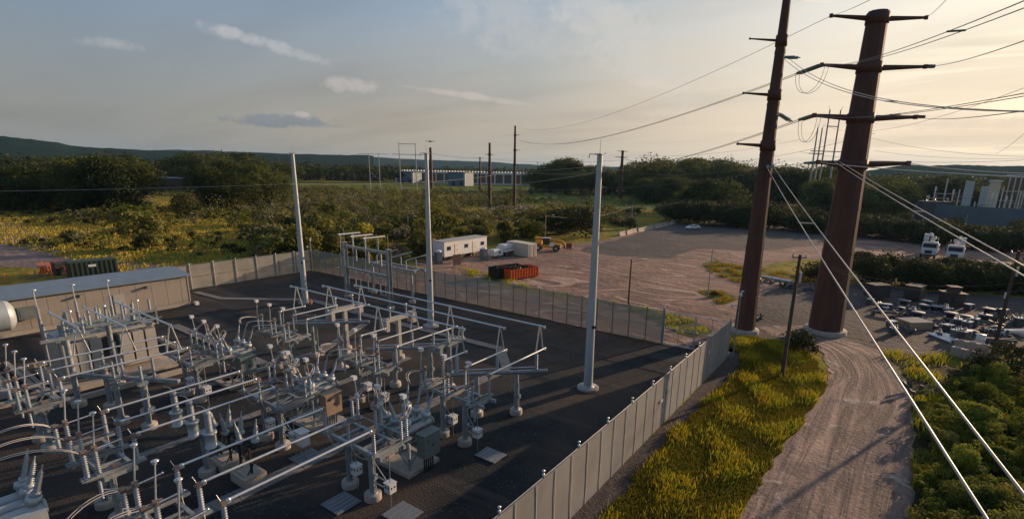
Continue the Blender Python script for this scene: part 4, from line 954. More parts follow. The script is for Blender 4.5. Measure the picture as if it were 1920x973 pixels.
# ------------------------------------------------------------------ wires
def sag(a, b, s, n=22):
    a, b = Vector(a), Vector(b); out = []
    for i in range(n+1):
        t = i/n; p = a.lerp(b, t); p.z -= s*4*t*(1-t); out.append(p)
    return out
def conductor(a, b, s, label, r=.016, pair=0.0, mt=None, group='overhead conductors', ext=0.0, spacers=(), n=26, vert=False):
    a, b = Vector(a), Vector(b)
    if ext: b = a + (b-a)*(1+ext)
    pts = sag(a, b, s, n); mb = MB(); d = (b-a).normalized(); side = d.cross(Vector((0, 0, 1))).normalized()
    if vert: side = Vector((0, 0, 1))
    o = pts[0].copy()
    for q in ((-pair/2, pair/2) if pair else (0,)): mb.path([p-o+side*q for p in pts], r, 6)
    for k in spacers: p = pts[k]-o; mb.beam(p-side*(pair/2+.04), p+side*(pair/2+.04), .07, .05)
    return tag(mb.build('conductor', mt or M['wire'], loc=o), label, 'power line', group)
def tip(P_, z, L, s, r=0): return Vector((P_.x, P_.y, z)) + RH*s*L
def string_ins(a, b, name_label, r=.14):
    """tension insulator string: two parallel rows of discs from a towards b"""
    a, b = Vector(a), Vector(b); d = (b-a); L = d.length; d.normalize(); side = d.cross(Vector((0, 0, 1))).normalized(); mb = MB()
    for s in (-.22, .22):
        prof = [(.03, 0)]; k = int(L/.16)
        for i in range(k): z = .15+i*(L-.3)/k; prof += [(.05, z), (r, z+.03), (r, z+.06), (.05, z+.1)]
        prof.append((.03, L)); mb.lathe(prof, side*s, 8, d)
    mb.beam(-side*.3, side*.3, .08, .08).beam(d*L-side*.3, d*L+side*.3, .08, .08)
    return tag(mb.build('insulator_string', M['glass_i'], loc=a), name_label, 'insulator', 'tension insulator strings')
# four bundles leave the thin pylon towards and over the camera, one per level
A = Vector((P4.x, P4.y, 17.3)); hw = .5
def near_end(px, py, d): return ray_at(px, py, d)
wb = [(Vector((P4.x+.5, P4.y-.5, 17.35)), near_end(1908, 945, 8.0), .25, 'bright pair of conductors sweeping from the thinner brown pylon to the lower right corner', .022, .62, .3),
      (tip(P5, 17.9, 1.5, -1)+Vector((0, -1.5, 0)), near_end(1920, 490, 20.0), .25, 'bright pair of conductors from the massive pylon to the right picture edge', .022, .45, .6),
      (Vector((P4.x+.6, P4.y-.4, 27.2)), near_end(1920, 56, 24.0), 2.6, 'dark pair of conductors sagging from high on the thinner pylon to the right edge', .02, .45, .6)]
for (a, b, s, l, r, pr, ex) in wb: conductor(a, b, s, l, r, pr, ext=ex, spacers=(12,))
string_ins(wb[0][0], wb[0][0]+(wb[0][1]-wb[0][0]).normalized()*1.6, 'teal insulators low on the thinner pylon where the bright pair starts')
string_ins(Vector((P4.x+.5, P4.y, 22.3)), Vector((P4.x+1.6, P4.y+.9, 21.6)), 'teal insulators halfway up the thinner pylon')
string_ins(wb[2][0], wb[2][0]+(Vector((1.2, -.6, -.2))), 'teal insulators near the top of the thinner pylon')
far1 = bearing(972, 226); far2 = gp(1162, 375)
L1 = tip(P5, 26.87, 4.6, -1); L2 = tip(P5, 22.27, 4.6, -1); L3 = tip(P5, 17.83, 3.5, -1); T1 = tip(P5, 31.16, 4.4, -1); T2 = tip(P5, 31.16, 4.6, 1)
def toward(a, b, L): return Vector(a)+(Vector(b)-Vector(a)).normalized()*L
e1 = Vector((far1.x, far1.y, 28.6)); e2 = Vector((far2.x, far2.y, 25.5))
s1 = toward(L1, (e1.x, e1.y, 14), 3.4); s2 = toward(L2, (e2.x, e2.y, 13), 3.4); s3 = toward(L3, (e2.x, e2.y, 12), 3.0)
string_ins(L1, s1, 'pale green insulator string left of the massive pylon, upper arm'); string_ins(L2, s2, 'pale green insulator string left of the massive pylon, second lowest arm'); string_ins(L3, s3, 'insulator string left of the massive pylon, lowest arm')
conductor(s1, e1, 3.9, 'long pair sagging from the massive pylon to the tall far pylon', .03, .4, M['wire_d'], spacers=(16,))
conductor(s2, e2, 4.0, 'long pair sagging from the massive pylon to the far pylon right of the front mast', .035, .45, M['wire_d'])
conductor(s3, (e2.x, e2.y, 19), 2.5, 'lowest long line from the massive pylon to the far pylon', .03, 0, M['wire_d'])
conductor(T1, (e1.x, e1.y, 33.4), 4.2, 'thin shield wire from the massive pylon top arm to the tall far pylon', .022, 0, M['wire_d'])
conductor(T1, near_end(1632, -8, 30), .2, 'thin shield wire leaving the top left arm upwards', .014, 0, M['wire_d'], ext=.6)
conductor(T2, near_end(1775, -8, 30), .2, 'thin shield wire leaving the top right arm upwards', .014, 0, M['wire_d'], ext=.6)
conductor((P4.x, P4.y, 32.4), near_end(1530, -10, 30), .2, 'thin wire leaving the very top of the thinner pylon', .014, 0, M['wire_d'], ext=.5)
conductor((P4.x, P4.y, 32.4), near_end(1560, 3, 120), .2, 'faint wire leaving the top of the thinner pylon to the upper right', .014, 0, M['wire_d'])
conductor(L1, near_end(1820, -2, 22), .9, 'dark pair with spacer rising from the upper left arm to the top picture edge', .014, .42, M['wire_d'], ext=.5, spacers=(17,))
conductor(L2, near_end(1920, 126, 22), .9, 'dark pair with spacer rising from the second lowest left arm to the right edge', .014, .42, M['wire_d'], ext=.5, spacers=(12,))
conductor(tip(P5, 26.9, 5.4, 1), near_end(1920, 56, 30), .5, 'single dark line from the upper right arm', .02, 0, M['wire_d'], ext=.5)
conductor(tip(P5, 22.3, 5.4, 1), near_end(1920, 184, 26), .5, 'single dark line from the second lowest right arm', .02, 0, M['wire_d'], ext=.5)
conductor(tip(P5, 17.9, 5.6, 1), near_end(1920, 316, 40), .3, 'grey line from the lowest right arm to the right edge', .022, .3, M['wire'], ext=.5)
conductor(L3, near_end(1920, 322, 30), .25, 'grey line passing before the massive pylon at eye level', .022, .3, M['wire'], ext=.5)
for z, s_ in ((26.87, 1), (22.27, 1)):
    a = tip(P5, z, 5.4, s_); tag(MB().box((0, 0, 0), (.9, .35, .28), math.atan2(RH.y, RH.x)).build('dead_end_clamp', M['rust'], loc=a+RH*.4+Vector((0, 0, .05))), 'brown clamp on the tip of the %s right arm of the massive pylon' % ('upper' if z > 25 else 'second lowest'), 'clamp')
# jumper loops under the left arms
for (a, b, dz, l) in ((s1, L1, 3.0, 'loop of double wire hanging under the upper left arm'), (s2, L2, 3.2, 'loop of double wire hanging under the second lowest left arm')):
    b2 = Vector(b)+Vector((.5, -.5, 0)); c = bez(a, Vector(a)-Vector((0, 0, dz)), Vector(b2)-Vector((0, 0, dz)), b2); o = c[0].copy(); mb = MB()
    for q in (-.25, .25): mb.path([p-o+Vector((q*.5, q, 0)) for p in c], .022, 5)
    tag(mb.build('jumper_loop', M['wire_d'], loc=o), l, 'jumper cable')
# distribution and far lines
for i, (a, b, s, l, r) in enumerate((
    (bearing(-60, 150, 19.5), ray_at(545, 303, 63), .8, 'thin line crossing before the left trees high up to the leftmost mast', .018),
    (ray_at(-40, 359, 70), ray_at(545, 345, 60), .1, 'thin pale line crossing the dark trees at the left', .016),
    (ray_at(545, 345, 60), ray_at(960, 322, 130), .9, 'thin pale line between the leftmost mast and the far pylons', .02),
    (ray_at(560, 308, 62), ray_at(1437, 322, 58), 2.2, 'long low line from the leftmost mast across to the thinner pylon', .02),
    (ray_at(967, 318, 215), ray_at(1110, 312, 60), .5, 'pale line to the front grey mast, upper one', .02),
    (ray_at(967, 319, 215), ray_at(1165, 318, 180), 1.6, 'pale line passing behind the front grey mast, middle one', .05),
    (ray_at(925, 346, 200), ray_at(1112, 325, 60), .5, 'pale line to the front grey mast, lowest one', .025),
    (ray_at(805, 287, 420), ray_at(900, 297, 420), 1.0, 'distant line between the small far pylons', .10),
    (ray_at(905, 297, 420), ray_at(1180, 300, 300), 2.0, 'distant line behind the tall far pylon', .06),
    (ray_at(1184, 387, 170), ray_at(1289, 373, 170), 1.2, 'line between the two short poles near the barriers', .035),
    (ray_at(1022, 405, 118), ray_at(1184, 387, 170), 1.6, 'line from the pole behind the yellow machine', .02),
    (ray_at(1500, 285, 280), ray_at(1960, 298, 240), 2.6, 'distant line low in the sky at the right, lower', .06),
    (ray_at(1630, 258, 280), ray_at(1960, 294, 240), 2.0, 'distant line low in the sky at the right, upper', .05),
    (ray_at(1500, 270, 280), ray_at(1437, 245, 60), 1.5, 'faint line from the skyline towers to the thinner pylon', .025),
    (ray_at(1868, 288, 200), ray_at(1960, 215, 90), .6, 'thin line rising steeply at the right edge', .03),
    (ray_at(1240, 305, 290), ray_at(1640, 250, 200), 4.0, 'distant line from the far pylon across the sky between pylons', .05),
    (ray_at(1640, 283, 300), ray_at(1960, 296, 250), 1.5, 'faint distant line low in the right sky, lowest', .05),
    (ray_at(1500, 262, 280), ray_at(1200, 292, 300), 2.5, 'faint distant line between the skyline towers and the far pylon', .05),
    (ray_at(1545, 235, 295), ray_at(1960, 150, 120), 5.0, 'thin line rising from the skyline tower to the right edge', .035),
    (ray_at(1560, 500, 58), ray_at(1920, 530, 50), .9, 'thin sagging line over the storage yard', .014),
    (ray_at(1560, 505, 58), ray_at(1920, 545, 50), .9, 'second thin sagging line over the storage yard', .014))):
    conductor(a, b, s, l, r, 0, M['wire_d'] if i not in (1, 4, 5, 6, 9) else M['wire'])

# ------------------------------------------------------------------ yard vehicles and stores
def yaw(a, b): return math.atan2(b.y-a.y, b.x-a.x)
M['white_v'] = material('white_vehicle_paint', (.74, .74, .73), .3, 0, (.66, .65, .64), 3)
M['orange'] = material('orange_skip_paint', (.85, .19, .045), .55, 0, (.72, .14, .035), 3)
M['green_s'] = material('dark_green_skip_paint', (.022, .045, .028), .6, 0, (.03, .04, .03), 3)
M['yellow'] = material('yellow_machine_paint', (.70, .34, .02), .45, 0, (.42, .2, .02), 3)
M['cream'] = material('cream_container_paint', (.66, .58, .46), .55, 0, (.58, .50, .40), 2)
M['steel_d'] = material('dark_scrap_steel', (.07, .06, .055), .6, .3, (.04, .035, .03), 5)
def wheel_on(parent, x, y, r, w, name='wheel'):
    o = MB().tube((x, y-w/2, r), (x, y+w/2, r), r, r, 16).build(name, M['black'], parent)
    MB().tube((x, y-w/2-.01, r), (x, y+w/2+.01, r), r*.5, r*.5, 12).build('rim', M['galv'], o); return o
# site trailer
a = gp(834, 490); t = thing('site_office_trailer', 'long white site office trailer with doors and steps, in front of the bushes', 'trailer', (a.x, a.y, 0), math.pi/2)
MB().box((6.1, 1.55, 2.1), (12.2, 3.0, 2.7)).build('body', M['white_v'], t); MB().box((6.1, 1.55, 3.5), (12.4, 3.2, .1)).build('roof', M['tr_grey'], t)
for x in (1.2, 6.0, 10.8): w_ = MB().box((x, .035, 2.25), (1.0, .05, .7)).build('window', M['glass'], t); MB().box((x, .03, 1.87), (1.1, .08, .05)).build('sill', M['paint_w'], w_)
for x in (3.2, 8.3):
    d_ = MB().box((x, .03, 1.85), (.95, .06, 2.05)).build('door', M['cream'], t); MB().box((x+.3, -.02, 1.8), (.08, .05, .08)).build('handle', M['dark'], d_)
    s_ = MB()
    for k in range(4): s_.box((x+.55*0, -.3-.28*k, .66-.17*k), (1.1, .28, .05))
    s_.box((x-.5, -1.1, .9), (.05, .05, 1.0)).box((x+.5, -1.1, .9), (.05, .05, 1.0)).box((x, -.1, .72), (1.3, .3, .06)); s_.build('steps', M['wood_l'], t)
MB().box((6.1, 1.55, .38), (11.5, 2.2, .5)).build('underframe', M['steel_d'], t)
for x in (7.6, 8.6): wheel_on(t, x, .35, .4, .3)
def toilet(px, py, label, col, rz):
    q = gp(px, py); t = thing('portable_toilet', label, 'portable toilet', (q.x, q.y, 0), rz, None)
    MB().box((0, 0, 1.02), (1.1, 1.1, 2.04)).box((0, -.56, 1.0), (.8, .03, 1.8)).build('cabin', col, t)
    MB().lathe([(.75, 0), (.72, .12), (.35, .26), (0, .28)], (0, 0, 2.04), 4, smooth=False).box((.3, .3, 2.3), (.1, .1, .3)).build('roof', M['paint_w'], t)
M['toilet'] = material('grey_blue_plastic', (.12, .15, .17), .6)
toilet(822, 493, 'portable toilet with white roof at the left end of the site trailer', M['toilet'], 1.3)
toilet(907, 487, 'portable toilet with white roof at the right end of the site trailer', M['toilet'], 1.3)
q = gp(930, 483); t = thing('generator_trailer', 'small white towed generator next to the portable toilet', 'generator', (q.x, q.y, 0), 1.5)
MB().box((0, 0, 1.0), (2.6, 1.4, 1.1)).box((0, 0, 1.6), (2.2, 1.2, .1)).build('body', M['white_v'], t); MB().box((1.8, 0, .45), (1.2, .1, .1)).build('drawbar', M['steel_d'], t); MB().box((.3, -.71, 1.05), (.5, .02, .4)).build('grille', M['dark'], t); wheel_on(t, -.2, -.6, .33, .2); wheel_on(t, -.2, .6, .33, .2)
q = gp(952, 478); t = thing('service_truck', 'white service truck with toolboxes beside the cream container', 'truck', (q.x, q.y, 0), 1.5)
MB().box((-.6, 0, 1.3), (3.2, 2.1, .9)).box((-.6, 0, 2.0), (2.6, 1.7, .5)).build('service_body', M['white_v'], t)
MB().box((2.1, 0, 1.1), (2.2, 2.0, .8)).box((1.6, 0, 1.8), (1.3, 1.8, .7)).build('cab', M['white_v'], t); MB().box((1.65, -.91, 1.85), (.9, .02, .45)).box((2.27, 0, 1.85), (.02, 1.6, .5)).build('window', M['glass'], t)
MB().box((-.6, -1.06, 1.5), (3.0, .02, .06)).box((0, 0, .6), (5.4, 1.6, .2)).build('chassis', M['steel_d'], t)
for x in (-1.5, 2.3):
    for y in (-.9, .9): wheel_on(t, x, y, .45, .28)
# cream container
c0, c1, c2 = gp(990, 483), gp(950, 471), gp(1003, 479); ang = yaw(c1, c0)+.27
t = thing('shipping_container', 'cream shipping container with doors towards the dirt yard, left of the yellow machine', 'container', (c0.x, c0.y, 0), ang)
b = MB().box((-3.05, 1.22, 1.3), (6.0, 2.3, 2.5))
for k in range(20): b.box((-.3-.29*k, .05, 1.3), (.14, .05, 2.3)); b.box((-.3-.29*k, 2.39, 1.3), (.14, .05, 2.3))
for y in (.06, 2.38):
    for x in (-6.0, -.1): b.box((x, y, 1.31), (.14, .14, 2.6))
b.box((-3.05, 1.22, 2.57), (6.0, 2.34, .06)); b.build('body', M['cream'], t)
for y in (.65, 1.79): d_ = MB().box((-.02, y, 1.3), (.07, 1.08, 2.35)).build('door', M['cream'], t); MB().box((.03, y+.2, 1.3), (.04, .04, 2.3)).box((.03, y-.2, 1.3), (.04, .04, 2.3)).build('lock_rod', M['galv'], d_)
# yellow telehandler
q = gp(1027, 470); t = thing('telescopic_handler', 'yellow telescopic handler with long boom parked by the bushes', 'telehandler', (q.x, q.y, 0), yaw(gp(1005, 470), gp(1045, 472)))
MB().box((0, 0, 1.1), (5.4, 1.7, .8)).box((-2.0, 0, 1.5), (1.4, 1.8, .9)).build('chassis', M['yellow'], t)
MB().beam((-2.8, .35, 2.6), (2.9, .35, 2.0), .55, .6).beam((2.9, .35, 2.0), (3.6, .35, 1.3), .45, .5).build('boom', M['yellow'], t)
MB().box((-.2, -.65, 2.1), (1.5, .8, 1.3)).build('cab', M['dark'], t); MB().box((-.2, -.65, 2.78), (1.6, .9, .06)).build('cab_roof', M['white_v'], t)
MB().box((.9, -.75, 1.5), (1.1, .5, .7)).build('engine_cover', M['white_v'], t)
for x in (-1.9, 1.9):
    for y in (-1.0, 1.0): wheel_on(t, x, y, .68, .45)
MB().beam((3.7, -.3, .9), (4.9, -.3, .3), .1, .08).beam((3.7, .9, .9), (4.9, .9, .3), .1, .08).box((3.7, .3, 1.0), (.1, 1.4, .9)).build('fork', M['steel_d'], t)
q = gp(1064, 466); t = thing('fork_attachment', 'rusty red fork attachment on the dirt right of the yellow machine', 'attachment', (q.x, q.y, 0), 1.0)
MB().box((0, 0, .6), (2.0, .1, 1.1)).beam((-.7, 0, .1), (-.7, -1.4, .1), .12, .06).beam((.7, 0, .1), (.7, -1.4, .1), .12, .06).beam((-.9, .1, 1.1), (-.2, 1.2, .2), .1, .1).build('frame', material('red_oxide', (.22, .05, .03), .7), t)
# skips
def skip(c, rz, L, mt, label, ribs=11, load=True):
    t = thing('skip_container', label, 'dumpster', (c.x, c.y, 0), rz); H_ = 1.75
    b = MB().box((L/2, 0, .18), (L, 2.3, .16))
    for y in (-1.15, 1.15): b.box((L/2, y, .95), (L, .06, H_-.3))
    b.box((0, 0, .95), (.06, 2.24, H_-.3)); b.box((L, 0, .95), (.06, 2.24, H_-.3)); b.box((L/2, -1.17, H_-.1), (L+.1, .1, .12)).box((L/2, 1.17, H_-.1), (L+.1, .1, .12)).box((0, 0, H_-.1), (.12, 2.24, .121)); b.build('body', mt, t)
    r_ = b
    for k in range(ribs):
        x = .1+(L-.2)*k/(ribs-1)
        for y in (-1.23, 1.23): r_.box((x, y, .9), (.16, .12, H_-.38))
    b.build('body', mt, t)
    MB().tube((.5, -1.0, .08), (.5, 1.0, .08), .08).tube((L-.5, -1.0, .08), (L-.5, 1.0, .08), .08).build('roller', M['steel_d'], t)
    if load:
        rr = random.Random(8); j = MB()
        for k in range(26): x, y = rr.uniform(.5, L-.5), rr.uniform(-.8, .8); j.beam((x, y, 1.35), (x+rr.uniform(-.8, .8), y+rr.uniform(-.4, .4), 1.35+rr.uniform(0, .6)), rr.uniform(.05, .25), rr.uniform(.03, .2))
        j.box((L/2, 0, .8), (L-.2, 2.1, 1.1)); o = j.build('scrap_load', M['steel_d']); o.location = (c.x, c.y, .0); o.rotation_euler = (0, 0, rz); tag(o, 'heap of dark scrap lying in the ' + label.split(',')[0], 'scrap')
c = gp(960, 526); c.x -= 1.2; skip(c, yaw(gp(960, 526), gp(1008, 519)), 5.6, M['orange'], 'orange ribbed open skip, right of the dark green one')
c = gp(936, 524); c.x -= 1.25; skip(c, yaw(gp(960, 526), gp(1008, 519)), 5.6, M['green_s'], 'dark green open skip, left of the orange one')
q = gp(857, 500); t = thing('timber_board_sign', 'brown board on posts in front of the site trailer', 'sign board', (q.x, q.y, 0), 1.4); MB().box((0, 0, 1.2), (1.6, .06, 1.9)).build('board', M['wood'], t); MB().box((-.75, .06, 1.1), (.09, .06, 2.2)).box((.75, .06, 1.1), (.09, .06, 2.2)).build('posts', M['wood_l'], t)
# white car
def car(px, py, label, rz):
    q = gp(px, py); t = thing('parked_car', label, 'car', (q.x, q.y, 0), rz)
    b = MB(); pr = [(-2.3, .35), (-2.35, .8), (-1.95, .98), (-1.2, 1.35), (-.6, 1.47), (.3, 1.46), (1.0, 1.12), (1.3, .95), (2.0, .82), (2.35, .62), (2.35, .35)]
    vs = []; 
    for y, k in ((-.88, 0), (.88, 0)):
        for (x, z) in pr: vs.append((x, y*(1 if z < 1.0 else .84), z))
    n = len(pr); b.add(vs, [tuple(range(n)), tuple(range(2*n-1, n-1, -1))] + [(i+1, i, n+i, n+i+1) for i in range(n-1)] + [(0, n-1, 2*n-1, n)]); b.build('body', M['white_v'], t)
    g = MB()
    for s in (-1, 1): g.add([(-1.3, s*.87, 1.0), (.95, s*.87, 1.0), (.25, s*.765, 1.40), (-.6, s*.765, 1.40), ], [(0, 1, 2, 3)])
    g.add([(1.22, -.72, 1.0), (1.22, .72, 1.0), (.42, .64, 1.44), (.42, -.64, 1.44)], [(0, 1, 2, 3)]).add([(-1.85, -.72, 1.05), (-1.85, .72, 1.05), (-1.18, .64, 1.40), (-1.18, -.64, 1.40)], [(0, 1, 2, 3)]); g.build('window', M['glass'], t)
    for x in (-1.4, 1.45):
        for y in (-.82, .82): wheel_on(t, x, y, .34, .24)
    for y in (-.65, .65): MB().box((2.33, y, .68), (.08, .32, .14)).build('headlight', M['alum'], t)
    return t
car(1299, 430, 'small white car parked alone at the far edge of the dirt yard', yaw(gp(1299, 430), gp(1280, 431)))
# bucket trucks
def bucket_truck(px, py, label, boom_side, rz):
    q = gp(px, py); t = thing('bucket_truck', label, 'bucket truck', (q.x, q.y, 0), rz); t.scale = (1.22, 1.22, 1.22)
    MB().box((3.2, 0, 1.15), (1.5, 2.0, .9)).box((3.2, 0, 1.6), (1.35, 1.5, .1)).build('bonnet', M['white_v'], t)
    c_ = MB().box((1.75, 0, 1.7), (1.5, 2.2, 1.9)).box((1.75, 0, 2.68), (1.3, 2.0, .08)).build('cab', M['white_v'], t)
    MB().box((2.51, 0, 2.1), (.03, 1.9, .7)).box((1.9, -1.11, 2.1), (.9, .02, .6)).box((1.9, 1.11, 2.1), (.9, .02, .6)).build('windscreen', M['glass'], c_)
    MB().box((3.96, 0, 1.15), (.03, 1.0, .55)).box((4.0, 0, .62), (.12, 2.2, .22)).build('grille', M['dark'], t)
    for y in (-.82, .82): MB().box((3.97, y, 1.1), (.04, .3, .2)).build('headlight', M['paint_w'], t)
    for y in (-1.35, 1.35): MB().box((2.3, y, 2.0), (.12, .12, .5)).box((2.35, y*.9, 2.1), (.04, .3, .04)).build('mirror', M['dark'], t)
    MB().box((-1.9, 0, 1.35), (5.2, 2.35, 1.1)).box((-1.9, 0, .75), (5.4, 1.0, .25)).build('service_body', M['white_v'], t)
    s = boom_side
    MB().tube((-3.2, 0, 1.9), (-3.2, 0, 2.9), .4, .35, 12).build('turret', M['white_v'], t)
    MB().beam((-3.3, .3*s, 3.0), (1.9, .3*s, 3.5), .45, .5).beam((-3.6, -.2*s, 3.3), (.6, -.25*s, 4.0), .38, .42).build('boom', M['white_v'], t)
    MB().box((1.3, -.75*s, 3.45), (.9, .7, 1.1)).build('bucket', M['paint_w'], t); MB().box((.2, .9*s, 2.6), (1.2, .06, 1.5)).build('ladder_rack', M['galv'], t)
    for x in (3.1, -2.4):
        for y in (-.95, .95): wheel_on(t, x, y, .5, .3)
bucket_truck(1741, 480, 'white bucket truck facing the camera, left of the pair', 1, yaw(gp(1741, 480), Vector((-6, 0, 0))))
bucket_truck(1788, 488, 'white bucket truck facing the camera, right of the pair', -1, yaw(gp(1788, 488), Vector((-2, 0, 0))))
# concrete barriers
bar_me = MB(); prb = [(-.3, 0), (.3, 0), (.3, .1), (.12, .35), (.08, .85), (-.08, .85), (-.12, .35), (-.3, .1)]
vs = [(-1.45, y, z) for (y, z) in prb] + [(1.45, y, z) for (y, z) in prb]; n = 8
bar_me.add(vs, [tuple(range(n-1, -1, -1)), tuple(range(n, 2*n))] + [(i, (i+1) % n, n+(i+1) % n, n+i) for i in range(n)]); bme = bar_me.mesh('concrete_barrier', M['concrete'])
a, b = gp(1160, 443), gp(1268, 419); k = 11
for i in range(k):
    p = a.lerp(b, (i+.5)/k); o = put('concrete_barrier', bme, None, (p.x+.25*math.sin(i*2.3), p.y, 0), yaw(a, b)+.05*math.sin(i*1.9), (1.35, 1.2, 1.35)); tag(o, 'concrete barrier in the row along the far left edge of the dirt yard', 'barrier', 'concrete barriers along the yard edge')
for j, (pa, pb, k, lab) in enumerate((((1788, 650), (1878, 668), 4, 'upper row'), ((1782, 664), (1852, 682), 3, 'lower row'))):
    a, b = gp(*pa), gp(*pb)
    for i in range(k):
        p = a.lerp(b, (i+.5)/k); o = tag(MB().box((0, 0, .42), ((b-a).length/k-.04, .5, .84)).box((0, 0, .86), (.5, .12, .06)).build('concrete_block', M['concrete'], loc=(p.x, p.y, 0)), f'long concrete block in the {lab} near the pole at the right edge', 'block', 'concrete blocks at the storage yard, ' + lab); o.rotation_euler = (0, 0, yaw(a, b))
# storage yard goods
M['pale2'] = material('pale_plywood', (.30, .31, .32), .7, 0, (.20, .21, .22), 4, rnd=.6)
M['pale'] = material('pale_steel_goods', (.10, .11, .12), .6, .1, (.05, .055, .06), 4, rnd=.5)
def goods(kind, px, py, label, rz=0.0, s=1.0):
    q = gp(px, py); rr = random.Random(px*7+py)
    if kind == 'reel':
        t = thing('cable_reel', label, 'cable reel', (q.x, q.y, 0), rz, None); MB().lathe([(.9*s, 0), (.9*s, .07), (0, .07)], n=20).lathe([(.9*s, .83*s), (.9*s, .9*s), (0, .9*s)], n=20).build('flange', M['pale2'], t); MB().tube((0, 0, .07), (0, 0, .83*s), .55*s, .55*s, 16).build('coil', M['black'], t); return t
    t = thing({'box': 'equipment_crate', 'tank': 'small_transformer', 'rack': 'steel_rack', 'shed': 'storage_shed', 'pile': 'scrap_pile', 'drum': 'white_drum'}[kind], label, {'box': 'crate', 'tank': 'transformer', 'rack': 'rack', 'shed': 'shed', 'pile': 'scrap', 'drum': 'drum'}[kind], (q.x, q.y, 0), rz)
    if kind == 'box': MB().box((0, 0, .5*s), (1.2*s, .8*s, .8*s)).build('body', M['pale'], t); MB().box((0, 0, .93*s), (1.3*s, .9*s, .06)).box((0, -.42*s, .5*s), (.1, .04, .8*s)).build('lid', M['paint_w'], t)
    elif kind == 'tank':
        MB().box((0, 0, .7*s), (1.2*s, .9*s, 1.2*s)).build('tank', M['pale'], t); MB().box((0, 0, 1.34*s), (1.3*s, 1.0*s, .06)).build('lid', M['white_v'], t)
        for x in (-.4, 0, .4): insulator(t, (x*s, 0, 1.36*s), .35, .07)
    elif kind == 'rack':
        b = MB()
        for k in range(5): b.beam((-1.6*s, -.4+.2*k, .35+.1*(k % 2)), (1.6*s, -.35+.22*k, .4+.12*((k+1) % 3)), .12, .12)
        b.box((-1, 0, .15), (.15, 1.4, .3)).box((1, 0, .15), (.15, 1.4, .3)); b.build('beams', M['paint_w'] if s > 1.1 else M['pale'], t)
    elif kind == 'shed':
        MB().box((0, 0, 1.2), (4.2*s, 1.8, 1.7)).build('wall', M['steel_d'], t); MB().box((0, 0, 2.08), (4.3*s, 1.9, .08)).build('roof', M['steel_d'], t); MB().box((-.5, -.91, 1.1), (.8, .04, 1.4)).build('door', M['steel_d'], t)
    elif kind == 'pile':
        b = MB()
        for k in range(14): x, y = rr.uniform(-1, 1)*s, rr.uniform(-.6, .6)*s; b.beam((x, y, .1), (x+rr.uniform(-1, 1), y+rr.uniform(-.5, .5), rr.uniform(.15, .9)), rr.uniform(.06, .3), rr.uniform(.04, .2))
        b.build('pieces', M['pale'], t)
    else: MB().lathe([(.4, 0), (.42, .1), (.4, .12), (.4, .6), (.42, .62), (.4, .64), (.4, 1.1), (.0, 1.12)], n=16).build('body', M['paint_w'], t)
    return t
G_ = [('box', 1631, 570, 'pale crate farthest left in the storage yard, beside the massive pylon'), ('box', 1662, 580, 'white box with lid between the pylon and the reels'), ('rack', 1657, 592, 'low rack of pale beams below the white lidded box'), ('box', 1670, 613, 'small crate left of the big slatted crate'),
      ('reel', 1694, 572, 'flat reel right of the white lidded box, at the back'), ('reel', 1737, 573, 'large pale-topped reel below the grey shed'), ('reel', 1733, 581, 'smaller reel just below the large pale-topped one'), ('reel', 1753, 583, 'pale reel right of the large one, before the brown hut'), ('reel', 1720, 595, 'small single reel above the big slatted crate'), ('reel', 1781, 596, 'lone reel halfway between slatted crate and small transformers'),
      ('tank', 1793, 614, 'small grey transformer, left of the dark cluster'), ('reel', 1809, 602, 'reel at the back of the dark cluster'), ('tank', 1825, 613, 'small grey transformer with round top, right of the dark cluster'), ('tank', 1811, 619, 'small grey transformer in the middle of the dark cluster'), ('box', 1776, 620, 'low pale crate left of the dark cluster'), ('reel', 1805, 630, 'pale-topped reel at the front of the dark cluster'), ('tank', 1792, 636, 'dark small transformer in front, left one'), ('tank', 1804, 638, 'pale small transformer in front, right one'),
      ('pile', 1753, 614, 'tangle of pale scrap right of the slatted crate'), ('drum', 1836, 646, 'white drum by the concrete blocks'), ('rack', 1893, 628, 'rack of long white beams at the right, topmost'), ('pile', 1889, 640, 'pile of white pieces under the long white beams'), ('pile', 1897, 603, 'dim scrap pile above the long white beams'), ('tank', 1909, 612, 'grey transformer at the right picture edge'), ('rack', 1874, 645, 'short pale rack right of the white drum'),
      ('shed', 1712, 562, 'long low grey shed against the dark hedge'), ('shed', 1642, 560, 'dim shed nearest the massive pylon against the hedge'), ('pile', 1697, 590, 'scrap pile beside the lone small reel'), ('box', 1815, 580, 'large crate stack base before the hedge'), ('reel', 1852, 588, 'dim reel before the hedge right of the stacks'), ('pile', 1866, 600, 'dim scrap pile behind the right utility pole'), ('reel', 1845, 600, 'dim reel left of the right utility pole'), ('box', 1880, 590, 'dim crate behind the right utility pole')]
for (k, x, y, l) in G_: goods(k, x, y, l, ((x*13) % 30)/20.0, 1.2 if 'long white' in l else (.6 if k == 'shed' else .78))
rr = random.Random(21)
for i in range(26):
    x = rr.uniform(1640, 1915); y = rr.uniform(572, 632); k_ = rr.choice(['box', 'pile', 'reel', 'tank'])
    if 1680 < x < 1745 and 596 < y < 622: continue
    t_ = goods(k_, int(x), int(y), 'small item with pale top among the goods of the storage yard', rr.uniform(0, 3), rr.uniform(.4, .65)); t_['group'] = 'small goods scattered in the storage yard'
